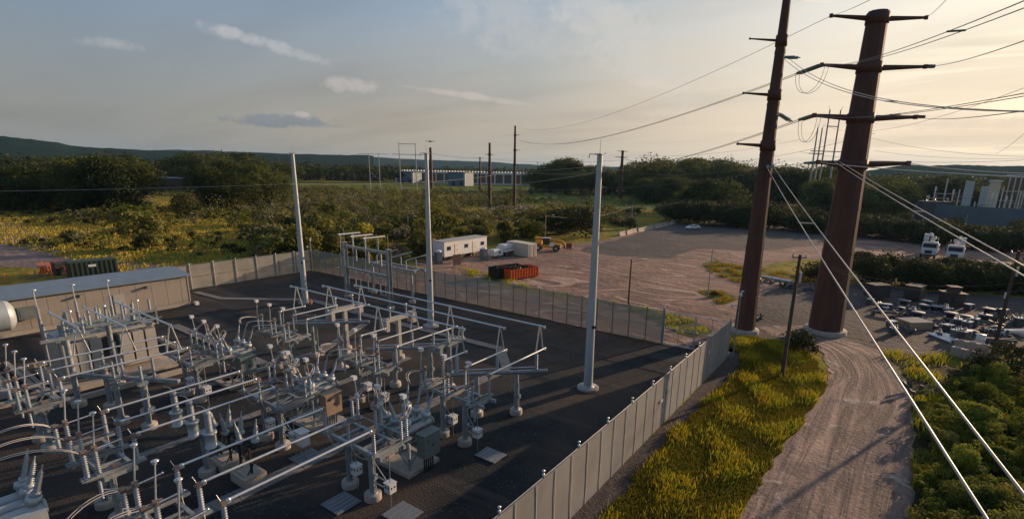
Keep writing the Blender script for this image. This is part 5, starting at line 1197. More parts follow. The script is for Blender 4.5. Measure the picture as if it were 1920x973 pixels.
q = gp(1782, 572); t = thing('timber_hut', 'brown timber hut with step roof before the dark hedge', 'hut', (q.x, q.y, 0), .4); t.scale = (.72, .72, .72); MB().box((0, 0, 1.2), (3, 2.4, 2.4)).box((0, 0, 3.0), (1.6, 1.4, 1.0)).build('wall', M['wood'], t); MB().box((0, 0, 2.46), (3.6, 3, .1)).box((0, 0, 3.55), (2.0, 1.8, .1)).build('roof', M['steel_d'], t); MB().box((0, -1.22, 1.3), (1.2, .03, 1.0)).build('window', M['glass'], t)
q = gp(1712, 613); t = thing('slatted_crate', 'big low crate with pale slatted top in the storage yard', 'crate', (q.x, q.y, 0), .75)
MB().box((0, 0, .5), (3.3, 2.5, 1.0)).build('body', M['wood_l'], t); b = MB()
t.scale = (.85, .85, .8)
for k in range(9): b.box((0, -1.12+.28*k, 1.04), (3.4, .2, .05))
b.build('slats', M['pale2'], t)
def pipes(pa, pb, n_, label, mt=None):
    a, b = gp(*pa), gp(*pb); t = thing('pipe_bundle', label, 'pipes', a); d = b-a; s = Vector((-d.y, d.x, 0)).normalized(); mb = MB(); rr = random.Random(n_)
    for k in range(n_): w = Vector((rr.uniform(-.15, .15), rr.uniform(-.15, .15), 0)); mb.tube(s*(k*.3)+Vector((0, 0, .15))+w, d*rr.uniform(.8, 1)+s*(k*.3)+Vector((0, 0, .15))+w, .12)
    mb.build('pipes', mt or M['paint_w'], t); MB().beam(d*.25-s*.2+Vector((0, 0, .0)), d*.25+s*(n_*.3)+Vector((0, 0, .0)), .2, .1).build('bearers', M['wood'], t)
pipes((1421, 519), (1483, 530), 5, 'bundle of long white pipes between the two big pylons'); pipes((1742, 628), (1786, 645), 7, 'bundle of bluish steel pipes in front of the slatted crate', M['alum'])
goods('pile', 1440, 530, 'scattered white pieces below the long white pipes'); goods('pile', 1476, 540, 'grey rubble pile left of the wooden utility pole'); goods('pile', 1520, 545, 'grey rubble pile between the utility pole and the massive pylon')
goods('pile', 1723, 739, 'small pale debris on the road edge by the right bushes', s=.6); goods('pile', 1420, 598, 'low pile of pale rubble behind the thinner pylon base')
# barrier and skip by the left dirt road
q = gp(150, 517); t = thing('skip_container', 'dark green skip behind the control building roof, at the left', 'dumpster', (q.x+1, q.y-1.5, 0), math.pi/2-.05)
b = MB().box((2.8, 0, 1.2), (5.6, 2.4, 2.2)).box((2.8, 0, 2.33), (5.7, 2.5, .1))
for k in range(10): b.box((.2+.58*k, -1.24, 1.2), (.14, .1, 2.1))
b.build('body', M['green_s'], t); MB().box((2.6, -1.3, 1.7), (.9, .03, .35)).build('label_plate', M['paint_w'], t)
q = gp(122, 514); t = thing('dark_bin', 'black open bin between the green skip and the orange netting', 'bin', (q.x, q.y, 0), math.pi/2); b = MB().box((0, 0, 1.0), (2.4, 2.2, 1.8)).box((0, -1.12, 1.0), (1.0, .04, .9)); b.build('body', M['steel_d'], t); MB().box((0, -1.16, 1.1), (.5, .02, .5)).build('sticker', material('red_sticker', (.35, .03, .03), .6), t)
q = gp(104, 512); t = thing('orange_netting', 'heap of orange safety netting left of the black bin', 'netting', (q.x, q.y, 0), math.pi/2); b = MB(); rr = random.Random(2)
for k in range(18): x = -1.8+.2*k; b.beam((x, rr.uniform(-.2, .2), .1), (x+rr.uniform(-.3, .3), rr.uniform(-.3, .3), rr.uniform(1.0, 1.9)), .16, .03)
for z in (.4, .8, 1.2, 1.6): b.beam((-1.9, 0, z), (1.8, .1, z-.1), .03, .12)
b.build('net', M['orange'], t)
for i, (px, py) in enumerate(((99, 525), (206, 505), (196, 507), (8, 528), (240, 505), (66, 520))):
    q = gp(px, py); o = MB().tube((0, 0, 0), (.15*math.sin(i), .1, 1.1), .07, .06, 6).box((0, 0, .03), (.3, .3, .06)).build('marker_post', M['orange'] if i in (0, 3) else M['wood_l'], loc=q); tag(o, ['leaning orange marker post below the orange netting', 'pale stake right of the green skip', 'second pale stake right of the green skip', 'orange marker post at the left picture edge', 'pale stake alone on the dirt road', 'stake before the black bin'][i], 'marker post')
b = MB(); a = gp(190, 506); 
t = thing('timber_barrier', 'brown timber barrier right of the green skip', 'barrier', a, 1.4); MB().beam((0, 0, .2), (2.6, 0, 1.1), .1, .15).beam((0, .1, 1.1), (2.6, .1, .3), .1, .15).box((1.3, .05, 1.15), (3, .08, .12)).build('rails', M['wood_l'], t)

# ------------------------------------------------------------------ distant buildings
M['brick'] = material('brown_brick_panel', (.20, .12, .085), .9, 0, (.16, .10, .075), .3)
M['clad_w'] = material('white_cladding', (.58, .58, .56), .6)
M['clad_b'] = material('blue_grey_cladding', (.13, .17, .22), .6, 0, (.11, .15, .19), .3)
def hall():
    A, B = bearing(742, 640), bearing(994, 585); A.z = B.z = 0; L = (B-A).length; t = thing('industrial_hall', 'long low distant hall with brown brick panels, white pillars and white roof edge', 'building', A, yaw(A, B))
    MB().box((L/2, 25, 5.5), (L, 50, 11)).build('wall', M['brick'], t); MB().box((L/2, 25, 12.0), (L+2, 52, 2.0)).build('roof', M['clad_w'], t)
    pl = MB(); k = 16
    for i in range(k+1): pl.box((L*i/k, -.2, 5.5), (1.6, .6, 11.0))
    pl.box((L/2, -.25, .8), (L, .6, 1.6)); pl.build('pillar', M['clad_w'], t)
    rt = MB()
    for i in range(46): rt.box((2+(L-4)*i/45, 3, 13.6), (1.6, 3, 1.3))
    rt.build('roof_vent', M['clad_w'], t)
    return t, A, B, L
hall()
for (px0, px1, d, h, l) in ((745, 774, 590, 11.5, 'blue-grey cladding box before the left end of the distant hall'), (840, 872, 540, 12.5, 'blue-grey cladding box with dark door before the middle of the distant hall')):
    A, B = bearing(px0, d), bearing(px1, d*.98); L = (B-A).length; t = thing('annex_building', l, 'building', A, yaw(A, B)); MB().box((L/2, 8, h/2), (L, 16, h)).build('wall', M['clad_b'], t); MB().box((L/2, 8, h+.3), (L+.8, 16.8, .6)).build('roof', M['steel_d'], t); MB().box((L*.3, -.1, 2), (3, .3, 4)).build('door', M['dark'], t); MB().box((L*.8, -.1, 2.2), (3.5, .3, 4.4)).build('door', M['dark'], t); MB().box((L-.6, -.15, h/2), (1.6, .5, h)).build('corner_pillar', M['clad_w'], t)
q = bearing(1155, 560); 
for i, (px, d, w, h, l) in enumerate(((1148, 420, 7, 15.5, 'tiny white dome roof among the trees left of the far pylon'), (160, 620, 22, 20, 'tiny pale roof among the trees at the far left'), (1660, 330, 26, 9, 'low blue roofed shed right of the massive pylon'), (302, 420, 30, 7, 'small pale building in the gap between the left trees'))):
    q = bearing(px, d); t = thing('distant_building', l, 'building', q, math.atan2(RH.y, RH.x)); MB().box((0, 0, h/2), (w, 8, h)).build('wall', M['brick'] if i else M['clad_w'], t); MB().box((0, 0, h+.4), (w+1, 9, .8)).build('roof', M['clad_w'] if i != 2 else M['clad_b'], t)
# the second substation at the right, behind the bank
A, B = bearing(1728, 262), bearing(2060, 250)
t = thing('containment_wall', 'long blue-grey wall of the distant substation at the right', 'wall', A, yaw(A, B)); L = (B-A).length
M['blue_wall'] = material('blue_grey_wall', (.12, .155, .19), .8, 0, (.10, .13, .16), .2)
MB().box((L/2, 0, 3.3), (L, .4, 6.6)).build('wall', M['blue_wall'], t); sm = MB()
for i in range(int(L/6)): sm.box((3+i*6, -.25, 3.3), (.3, .2, 6.6))
sm.build('pilaster', M['blue_wall'], t)
for (px0, px1, d, h, z0, l, mt, dep) in ((1816, 1834, 272, 15.6, 0, 'tall grey fire wall in the distant substation, left one', 'mast', 3), (1848, 1862, 272, 13.5, 0, 'tall grey fire wall in the distant substation, right one', 'mast', 3), (1862, 1884, 300, 15.5, 0, 'pinkish building behind the fire walls', 'cream', 20), (1893, 2050, 310, 18.0, 0, 'building with vertical orange ribs at the right picture edge', 'brick', 20)):
    A, B = bearing(px0, d), bearing(px1, d); L = (B-A).length; t = thing('fire_wall' if mt == 'mast' else 'plant_building', l, 'wall' if mt == 'mast' else 'building', A, yaw(A, B))
    MB().box((L/2, dep/2, h/2), (L, dep, h)).build('wall', M[mt], t)
    if mt == 'brick':
        r_ = MB()
        for i in range(int(L/1.8)): r_.box((.9+i*1.8, -.2, h/2+2), (.5, .4, h-5))
        r_.build('rib', M['cream'], t)
    if dep > 5: MB().box((L/2, dep/2, h+.3), (L+1, dep+1, .6)).build('roof', M['clad_w'], t)
def far_station(px, d, h, kind, l):
    q = bearing(px, d); t = thing('station_post', l, 'substation post', q, math.atan2(RH.y, RH.x), 'posts of the distant substation'); MB().tube((0, 0, 0), (0, 0, h), .22, .18, 6).build('post', M['paint_w'], t)
    if kind: MB().box((4, 0, h-1.2), (9, .3, .3)).build('beam', M['galv'], t)
    if kind == 2: MB().tube((0, 0, h), (0, 0, h+1.6), .35, .3, 8).build('bushing', M['paint_w'], t)
for i, px in enumerate((1742, 1752, 1762, 1781, 1789, 1797, 1808, 1842, 1872, 1880, 1890, 1900, 1910, 1925)):
    far_station(px, 266+(i % 3)*3, 8+((i*37) % 7)*.9+ (3 if px == 1781 else 0), i % 3, 'pale post of the distant substation above the blue-grey wall')
q = bearing(1765, 262); t = thing('distant_transformer', 'grey transformer shape behind the left end of the blue-grey wall', 'transformer', q, .4); MB().box((0, 0, 4.2), (10, 5, 7)).build('tank', M['pale'], t)
for s in (-3, 0, 3): bushing(t, (s, 0, 7.7), (0, 0, 1), 2.2, .35)

# ------------------------------------------------------------------ vegetation
def leaf_mat(name, a, b, c, rnd=.5, tr=.25, sc=.25):
    mt = bpy.data.materials.new(name); mt.use_nodes = True; nt = mt.node_tree; bs = nt.nodes['Principled BSDF']; bs.inputs['Roughness'].default_value = .75; bs.inputs['Specular IOR Level'].default_value = .15
    oi = nt.nodes.new('ShaderNodeObjectInfo'); geo = nt.nodes.new('ShaderNodeNewGeometry'); tc = nt.nodes.new('ShaderNodeTexCoord')
    n = nt.nodes.new('ShaderNodeTexNoise'); n.inputs['Scale'].default_value = sc; n.inputs['Detail'].default_value = 3; nt.links.new(geo.outputs['Position'], n.inputs['Vector'])
    c1 = mixc(nt, ramp(nt, n.outputs[0], [(.38, 0), (.62, 1)]), a, b)
    f = mathn(nt, 'FRACT', mathn(nt, 'MULTIPLY', oi.outputs['Random'], 5.7))
    c1 = mixc(nt, ramp(nt, f, [(.72, 0), (.95, .85)]), c1, c)
    hs = nt.nodes.new('ShaderNodeHueSaturation'); nt.links.new(c1, hs.inputs['Color']); nt.links.new(mathn(nt, 'ADD', mathn(nt, 'MULTIPLY', oi.outputs['Random'], rnd), 1-rnd/2), hs.inputs['Value'])
    nt.links.new(hs.outputs[0], bs.inputs['Base Color'])
    o = nt.nodes['Material Output']; t_ = nt.nodes.new('ShaderNodeBsdfTranslucent'); nt.links.new(hs.outputs[0], t_.inputs[0]); mx = nt.nodes.new('ShaderNodeMixShader'); mx.inputs[0].default_value = tr
    nt.links.new(bs.outputs[0], mx.inputs[1]); nt.links.new(t_.outputs[0], mx.inputs[2]); nt.links.new(mx.outputs[0], o.inputs[0]); return mt
M['leaf_tree'] = leaf_mat('tree_foliage', (.040, .058, .014), (.095, .105, .024), (.16, .16, .034), .7, .35, .12)
M['leaf_bush'] = leaf_mat('scrub_foliage', (.045, .06, .015), (.23, .21, .05), (.34, .30, .04), .8, .3, .26)
M['leaf_silver'] = leaf_mat('silvery_scrub_foliage', (.13, .13, .08), (.32, .28, .18), (.30, .2, .10), .6, .3, .26)
M['leaf_near'] = leaf_mat('near_bush_foliage', (.075, .115, .018), (.24, .24, .035), (.28, .24, .06), .8, .4, 1.6)
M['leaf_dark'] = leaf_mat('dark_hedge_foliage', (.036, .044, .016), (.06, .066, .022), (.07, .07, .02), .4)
M['grass'] = leaf_mat('tall_grass', (.15, .22, .022), (.40, .38, .04), (.2, .16, .02), .0, .3, 1.1)
M['golden'] = leaf_mat('goldenrod', (.50, .38, .03), (.36, .38, .03), (.3, .2, .02), .0, .3, .6)
M['trunk'] = material('bark', (.06, .045, .035), .9, 0, (.04, .03, .025), 4)

def leaves(centres, radii, per, size, seed, up=.2, squash=.85, aspect=.7):
    """leaf-sized quads scattered in clumps, facing mostly outwards"""
    r = np.random.default_rng(seed); C = np.repeat(np.array(centres), per, 0); Rr = np.repeat(np.array(radii), per)
    n = len(C); d = r.normal(size=(n, 3)); d /= np.linalg.norm(d, axis=1)[:, None]
    d[:, 2] = np.where(d[:, 2] < -.7, -d[:, 2]*.6, d[:, 2])
    rad = Rr*(.55+.45*r.random(n)**.5); P = C + d*rad[:, None]*np.array([1, 1, squash])
    nn = d + r.normal(size=(n, 3))*.65 + np.array([0, 0, up]); nn /= np.linalg.norm(nn, axis=1)[:, None]
    a = np.cross(nn, r.normal(size=(n, 3))); a /= np.linalg.norm(a, axis=1)[:, None]; b = np.cross(nn, a)
    s = size*(.6+.8*r.random(n))[:, None]
    V = np.stack([P-a*s*.5, P+b*s*.5*aspect+nn*s*.08, P+a*s*.5, P-b*s*.5*aspect+nn*s*.08], 1).reshape(-1, 3)
    return V
def quad_mesh(name, V, mt):
    n = len(V)//4; me = bpy.data.meshes.new(name); me.vertices.add(n*4); me.vertices.foreach_set('co', V.astype(np.float32).ravel())
    me.loops.add(n*4); me.loops.foreach_set('vertex_index', np.arange(n*4, dtype=np.int32)); me.polygons.add(n)
    me.polygons.foreach_set('loop_start', np.arange(0, n*4, 4, dtype=np.int32)); me.materials.append(mt); me.update(calc_edges=True); return me
def crown(seed, h, w, nb, per, size, base=.25, mt=None, name='crown', lump=.32):
    r = np.random.default_rng(seed); c, rd = [], []
    for k in range(nb):
        t = base + (1-base)*r.random()**.8; ww = w*math.sin(math.pi*min(1, max(.08, (t-base*.6)/(1.08-base*.6))))**.6
        a = r.random()*2*math.pi; q = r.random()**.5
        c.append((math.cos(a)*ww*q*.5, math.sin(a)*ww*q*.5, t*h*(.92))); rd.append(w*lump*(.45+.5*r.random()))
    return quad_mesh(name, leaves(c, rd, per, size, seed), mt or M['leaf_tree'])
def trunk_mesh(h, r0, seed):
    r = random.Random(seed); mb = MB(); mb.tube((0, 0, -.1), (0, 0, h*.55), r0, r0*.55, 7)
    for k in range(5): a = r.random()*6.28; z = h*(.25+.1*k); mb.tube((0, 0, z*.8), (math.cos(a)*h*.2, math.sin(a)*h*.2, z+h*.16), r0*.4, r0*.12, 5)
    return mb.mesh('trunk', M['trunk'])
protos = []
for k, (h, w, nb, per, size) in enumerate(((14, 12, 34, 140, .55), (16, 11, 36, 135, .55), (12, 13, 34, 135, .52), (10, 8, 26, 125, .45), (18, 15, 42, 150, .62))):
    protos.append((crown(20+k, h, w, nb, per, size, .06 if k != 1 else .15), trunk_mesh(h, .3+.02*h, k), h))
def tree(px, d, h, label, group=None, kind=None, wide=1.0):
    q = bearing(px, d); k = rng.integers(0, len(protos)) if kind is None else kind; cm, tm, ph = protos[k]; s = h/ph
    t = thing('broadleaf_tree', label, 'tree', (q.x, q.y, 0), rng.random()*6.28, group); t.scale = (s*wide, s*wide, s)
    put('crown', cm, t); put('trunk', tm, t); return t
def hz(px, y_top, d):
    """height of something at distance d whose top the photograph shows at y_top"""
    return ray_at(px, y_top, d).z
GT = 'dark trees of the left wood edge'; GR = 'trees of the wood behind the dirt yard'; GF2 = 'trees on the skyline'
# big dark masses at the left
for (px, d, yt, w, k) in ((130, 235, 300, 1.25, 4), (165, 228, 296, 1.2, 0), (205, 225, 294, 1.3, 4), (238, 222, 300, 1.0, 2), (225, 240, 290, 1.2, 4), (185, 245, 292, 1.2, 2), (150, 250, 296, 1.2, 4), (384, 225, 322, .8, 0), (395, 220, 312, 1.0, 4), (418, 222, 318, 1.2, 2), (438, 226, 328, 1.1, 0), (440, 230, 326, .9, 3), (480, 235, 308, 1.1, 0), (505, 240, 318, 1.0, 2), (460, 238, 314, 1.0, 4), (525, 250, 330, .9, 3)):
    tree(px, d, hz(px, yt, d), 'large dark round tree of the wood edge at the left', GT, k, w*.92)
for i in range(34):
    px = rng.uniform(-60, 130); d = rng.uniform(240, 360); tree(px, d, hz(px, 318-.0*px+rng.uniform(-6, 22), d), 'tree of the lower wood at the far left edge', 'trees of the far left wood', None, 1.35)
for i in range(26):
    px = rng.uniform(130, 520); px += 115 if 255 < px < 370 else 0; d = rng.uniform(330, 480); tree(px, d, hz(px, (296 if px > 240 else 300)+rng.uniform(-9, 10), d), 'tree behind the dark masses at the left', 'trees behind the left masses', None, 1.5)
# wood to the right of the far pylons
for i in range(64):
    px = rng.uniform(1175, 1560); d = rng.uniform(330, 520); yt = np.interp(px, [1175, 1215, 1260, 1330, 1420, 1470, 1560], [314, 300, 300, 304, 308, 316, 312])
    tree(px, d, hz(px, yt+rng.uniform(-6, 14), d), 'tree of the wood behind the dirt yard, right of the far pylon', GR, None, 1.4)
for i in range(26):
    px = rng.uniform(1185, 1300); d = rng.uniform(300, 330); tree(px, d, hz(px, rng.uniform(332, 348), d), 'pale-lit tree at the front of the right wood', 'front trees of the right wood', None, 1.15)
for (px, d, yt, k, w) in ((1320, 235, 342, 4, 1.2), (1352, 232, 338, 2, 1.25), (1300, 240, 352, 0, 1.2), (1370, 236, 352, 0, 1.0), (1338, 238, 336, 4, 1.1), (1285, 245, 360, 3, 1.2)):
    tree(px, d, hz(px, yt, d), 'big rounded tree on the bank above the white car', 'rounded trees above the white car', k, w*1.1)
for (px, d, yt, k) in ((1048, 420, 300, 0), (1062, 415, 297, 1), (1076, 418, 300, 1), (1035, 430, 306, 3), (1110, 430, 310, 3), (1092, 450, 312, 0), (1128, 400, 316, 2), (1145, 395, 318, 0), (1008, 440, 318, 0), (1020, 430, 314, 2), (1050, 400, 318, 4), (1085, 390, 322, 4), (1070, 380, 330, 2), (1030, 400, 326, 2)):
    tree(px, d, hz(px, yt, d), 'tall dark tree of the clump left of the front grey mast', 'clump left of the front grey mast', k, 1.35)
for i in range(30):
    px = rng.uniform(560, 760); d = rng.uniform(660, 760); tree(px, d, hz(px, 318+rng.uniform(-6, 10), d), 'tree of the dark belt behind the bright meadow', 'belt behind the meadow', None, 1.7)
for i in range(26):
    px = rng.uniform(1690, 2000); d = rng.uniform(330, 420); tree(px, d, hz(px, 342+rng.uniform(-4, 12) - (8 if 1730 < px < 1800 else 0), d), 'tree behind the distant substation at the right', 'trees behind the right substation', None, 1.5)
for i in range(16):
    px = rng.uniform(1500, 1700); d = rng.uniform(260, 320); tree(px, d, hz(px, 338+rng.uniform(-6, 12), d), 'tree of the belt behind the massive pylon', 'belt behind the massive pylon', None, 1.3)
# far wood: uncountable, one mass
def mass(name, label, spots, hmin, hmax, per, size, mt, seed, squash=.8):
    r = np.random.default_rng(seed); c, rd = [], []
    for (p, h, w) in spots:
        for k in range(3): c.append((p.x+r.uniform(-.35, .35)*w, p.y+r.uniform(-.35, .35)*w, h*(.45+.4*r.random()))); rd.append(w*.35*(.8+.5*r.random()))
    return stuff(link(bpy.data.objects.new(name, quad_mesh(name, leaves(c, rd, per, size, seed, squash=squash), mt))), label, 'wood' if 'wood' in name else 'bushes')
sp = []
for i in range(1700):
    px = rng.uniform(-120, 2050); d = 560+rng.random()**1.2*900
    yt = 319+(px-985)*.0195+2; h = CAM_H + rng.uniform(-3.5, 3.0)
    if 755 < px < 1000 and d < 760: continue
    sp.append((bearing(px, d), h, rng.uniform(14, 24)))
mass('far_wood', 'far-off woodland covering the plain up to the hills', sp, 0, 0, 24, 3.0, M['leaf_tree'], 5)
# scrub
bproto = []
for k, (h, w, nb, per, size, mt) in enumerate(((3.2, 4.0, 16, 60, .42, 'leaf_bush'), (2.4, 3.6, 14, 60, .38, 'leaf_bush'), (4.0, 4.6, 18, 60, .46, 'leaf_bush'), (2.6, 3.6, 14, 60, .36, 'leaf_silver'), (3.4, 4.2, 16, 60, .4, 'leaf_silver'), (5.5, 5.0, 20, 60, .5, 'leaf_bush'))):
    bproto.append(crown(60+k, h, w, nb, per, size, .12, M[mt], 'bush'))
nb_ = 0
def bush(p, s, label, group, kind=None, mesh=None):
    k = int(rng.integers(0, len(bproto))) if kind is None else kind
    o = put('bush', mesh or bproto[k], None, (p.x, p.y, -.05), rng.random()*6.28, (s*rng.uniform(.85, 1.2), s*rng.uniform(.85, 1.2), s*rng.uniform(.8, 1.15)))
    return tag(o, label, 'bush', group)
def scrub_density(px, d, x, y):
    if y < 55 and x > -82: return 0
    if px < 640: # open left field, sparser close by
        base = .05 if d < 185 else .25
        if px > 470 and d < 150: base = .8
        if px > 480 and d >= 150: base = .55
    else: base = .6
    if px > 640 and d > 300: base = .35
    if px > 880 and px < 1010 and 195 < d < 235: base = 0
    if x > -70.5 and y > 60 and d < 118+(px-800)*.12: return 0
    if 980 < px < 1290 and d > 225: base = .10
    if 640 < px <= 980 and d > 360: base = .1
    return base
spots_near, spots_far = [], []
cand = 0
while cand < 5200:
    cand += 1; px = rng.uniform(-60, 1295); d = 92 + (rng.random()**.85)*330; q = bearing(px, d)
    if rng.random() > scrub_density(px, d, q.x, q.y): continue
    if px > 1130:
        if d < (165 if px < 1200 else 215): continue
    elif px > 1040 and d < 128: continue
    if px < 110 and d < 240: continue
    if 275 < px < 345 and d > 190: continue
    if px < 640 and q.y < 47 and q.x > -80: continue
    if (q.x+76)**2 < 64 and q.y < 52: continue
    (spots_near if d < 150 else spots_far).append((q, d))
spots_near.sort(key=lambda t: t[1]); rest = spots_near[110:] + spots_far
for q, d in spots_near[:110]: bush(q, rng.uniform(.75, 1.35), 'olive scrub bush of the thicket behind the fence and site trailer', 'scrub bushes behind the fence')
rs = np.random.default_rng(77); c, rd = [], []; c2, rd2 = [], []
for q, d in rest:
    s = rs.uniform(.7, 1.5)*(1.0 if rs.random() < .8 else 1.6)
    for k in range(3):
        (c if rs.random() < .72 else c2).append((q.x+rs.uniform(-1.5, 1.5)*s, q.y+rs.uniform(-1.5, 1.5)*s, 1.3*s*(.5+.8*rs.random())))
        (rd if len(c)+len(c2) > len(rd)+len(rd2) and len(c) > len(rd) else rd2).append(1.6*s*(.7+.5*rs.random()))
stuff(link(bpy.data.objects.new('scrub_thicket', quad_mesh('scrub_thicket', leaves(c, rd, 46, .62, 9), M['leaf_bush']))), 'dense olive scrub thicket spreading to the far pylons', 'scrub')
stuff(link(bpy.data.objects.new('silvery_scrub', quad_mesh('silvery_scrub', leaves(c2, rd2, 46, .6, 10), M['leaf_silver']))), 'greyish scrub mixed into the olive thicket', 'scrub')
# named bushes in the left field
M['leaf_yellow'] = leaf_mat('yellow_green_foliage', (.12, .15, .02), (.15, .17, .02), (.16, .15, .03), .3, .35)
yb = crown(91, 4.2, 5.2, 18, 70, .42, .1, M['leaf_yellow'], 'bush')
for (px, py, s, l) in ((250, 418, 1.25, 'bright yellow-green round bush in the left field'), (278, 410, .9, 'second yellow-green bush right of the bright one'), (645, 425, 1.0, 'yellow-green bush behind the fence left of the dead-end frame'), (530, 395, .7, 'yellow-green bush by the leftmost mast'), (500, 400, .6, 'small yellow-green bush left of the leftmost mast'), (920, 372, 1.0, 'yellow-green bush by the far paired-arm pylon'), (790, 440, .7, 'yellow-green bush behind the middle mast'), (455, 422, .8, 'yellow weed clump in the left field')):
    q = gp(px, py); bush(q, s, l, None, 0, yb)
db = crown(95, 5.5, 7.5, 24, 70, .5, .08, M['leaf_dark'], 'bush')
for (px, py, s, l) in ((150, 400, 1.2, 'brownish bush mound in the left field'), (115, 398, 1.3, 'dark mound bush left of the brownish one'), (345, 405, 1.1, 'dark bush at the foot of the second dark tree mass'), (510, 470, .9, 'dark bush just behind the fence, left of the leftmost mast'), (135, 455, .5, 'small dark bush near the left dirt patch'), (1062, 440, 1.3, 'dark tree-like bush right of the yellow machine'), (1085, 425, 1.2, 'tall dark bush above the yellow machine'), (1100, 445, 1.1, 'dark bush beside the front grey mast'), (1025, 440, 1.0, 'dark bush behind the yellow machine'), (985, 445, .9, 'dark bush behind the cream container'), (1182, 430, .5, 'small bush by the concrete barriers'), (1498, 662, .42, 'dark low shrub in the verge right of the utility pole'), (1338, 556, .16, 'small dark shrub by the thin grey pole')):
    q = gp(px, py); bush(q, s, l, None, 0, db)
# dark bank behind the yard and hedge between the yards
bank = []
for i in range(190):
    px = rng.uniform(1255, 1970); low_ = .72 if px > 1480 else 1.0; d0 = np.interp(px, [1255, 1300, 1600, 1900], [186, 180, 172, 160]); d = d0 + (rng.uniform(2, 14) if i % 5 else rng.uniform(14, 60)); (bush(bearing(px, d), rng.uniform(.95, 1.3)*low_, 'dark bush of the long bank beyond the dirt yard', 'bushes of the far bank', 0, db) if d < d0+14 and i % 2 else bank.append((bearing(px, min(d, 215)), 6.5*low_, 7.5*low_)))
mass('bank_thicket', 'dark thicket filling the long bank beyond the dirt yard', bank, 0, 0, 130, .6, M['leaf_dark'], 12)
for i in range(46):
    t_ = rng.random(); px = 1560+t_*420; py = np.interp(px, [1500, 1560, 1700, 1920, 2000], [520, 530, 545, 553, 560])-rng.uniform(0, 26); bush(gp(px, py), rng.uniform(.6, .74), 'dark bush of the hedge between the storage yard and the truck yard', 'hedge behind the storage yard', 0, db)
for (px, py, s, l) in ((1600, 505, .6, 'green lit bush at the right foot of the massive pylon'), (1525, 530, .6, 'dark bush left of the massive pylon'), (1620, 500, .5, 'second green bush right of the massive pylon')): bush(gp(px, py), s, l, None, 0, db)
# near bushes at the lower right
M['leaf_near2'] = leaf_mat('near_yellow_foliage', (.14, .16, .02), (.22, .21, .035), (.25, .2, .05), .6, .35, 1.6)
nproto = [crown(101+k, 2.4, 3.0, 30, 230, .13, .05, M['leaf_near'], 'bush', .26) for k in range(3)] + [crown(131, 2.0, 2.4, 40, 90, .10, .05, M['leaf_near2'], 'bush', .16), crown(132, 2.8, 2.2, 46, 80, .11, .1, M['leaf_near2'], 'bush', .14)]
pl = [(1760, 780), (1800, 740), (1850, 730), (1905, 740), (1950, 760), (1770, 850), (1820, 820), (1880, 810), (1940, 820), (1760, 920), (1800, 900), (1860, 890), (1920, 890), (1980, 900), (1755, 975), (1790, 970), (1840, 975), (1900, 970), (1960, 980), (1800, 1040), (1870, 1040), (1940, 1050), (1740, 1030), (1742, 820), (2020, 850), (2010, 960), (1725, 770), (1832, 760), (1885, 850), (1838, 860)]
for i, (px, py) in enumerate(pl):
    q = gp(px, py); bush(q, rng.uniform(.45, .95) if px > 1765 else .38, 'leafy green bush in the thicket at the lower right corner', 'bushes at the lower right', 0, nproto[i % 5])
und = []
for i in range(420):
    q = gp(rng.uniform(1722, 2050), rng.uniform(735, 1090)); und.append((q, rng.uniform(.5, 1.7), rng.uniform(.5, 1.3)))
mass('leafy_undergrowth', 'leafy green undergrowth filling the lower right corner between the bushes', und, 0, 0, 70, .11, M['leaf_near'], 71)
for i in range(26):
    px, py = rng.uniform(1730, 1990), rng.uniform(760, 1040); bush(gp(px, py), rng.uniform(.3, .6), 'small loose yellow-green shrub in the thicket at the lower right corner', 'small shrubs at the lower right', 0, nproto[3 + i % 2])
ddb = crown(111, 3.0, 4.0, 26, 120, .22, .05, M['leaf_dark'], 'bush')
for (px, py, s, l) in ((1840, 715, .8, 'dark shaded bush behind the lower right thicket, left'), (1895, 705, .9, 'dark shaded bush behind the lower right thicket, right edge'), (1795, 725, .6, 'small dark bush at the head of the lower right thicket')): bush(gp(px, py), s, l, None, 0, ddb)
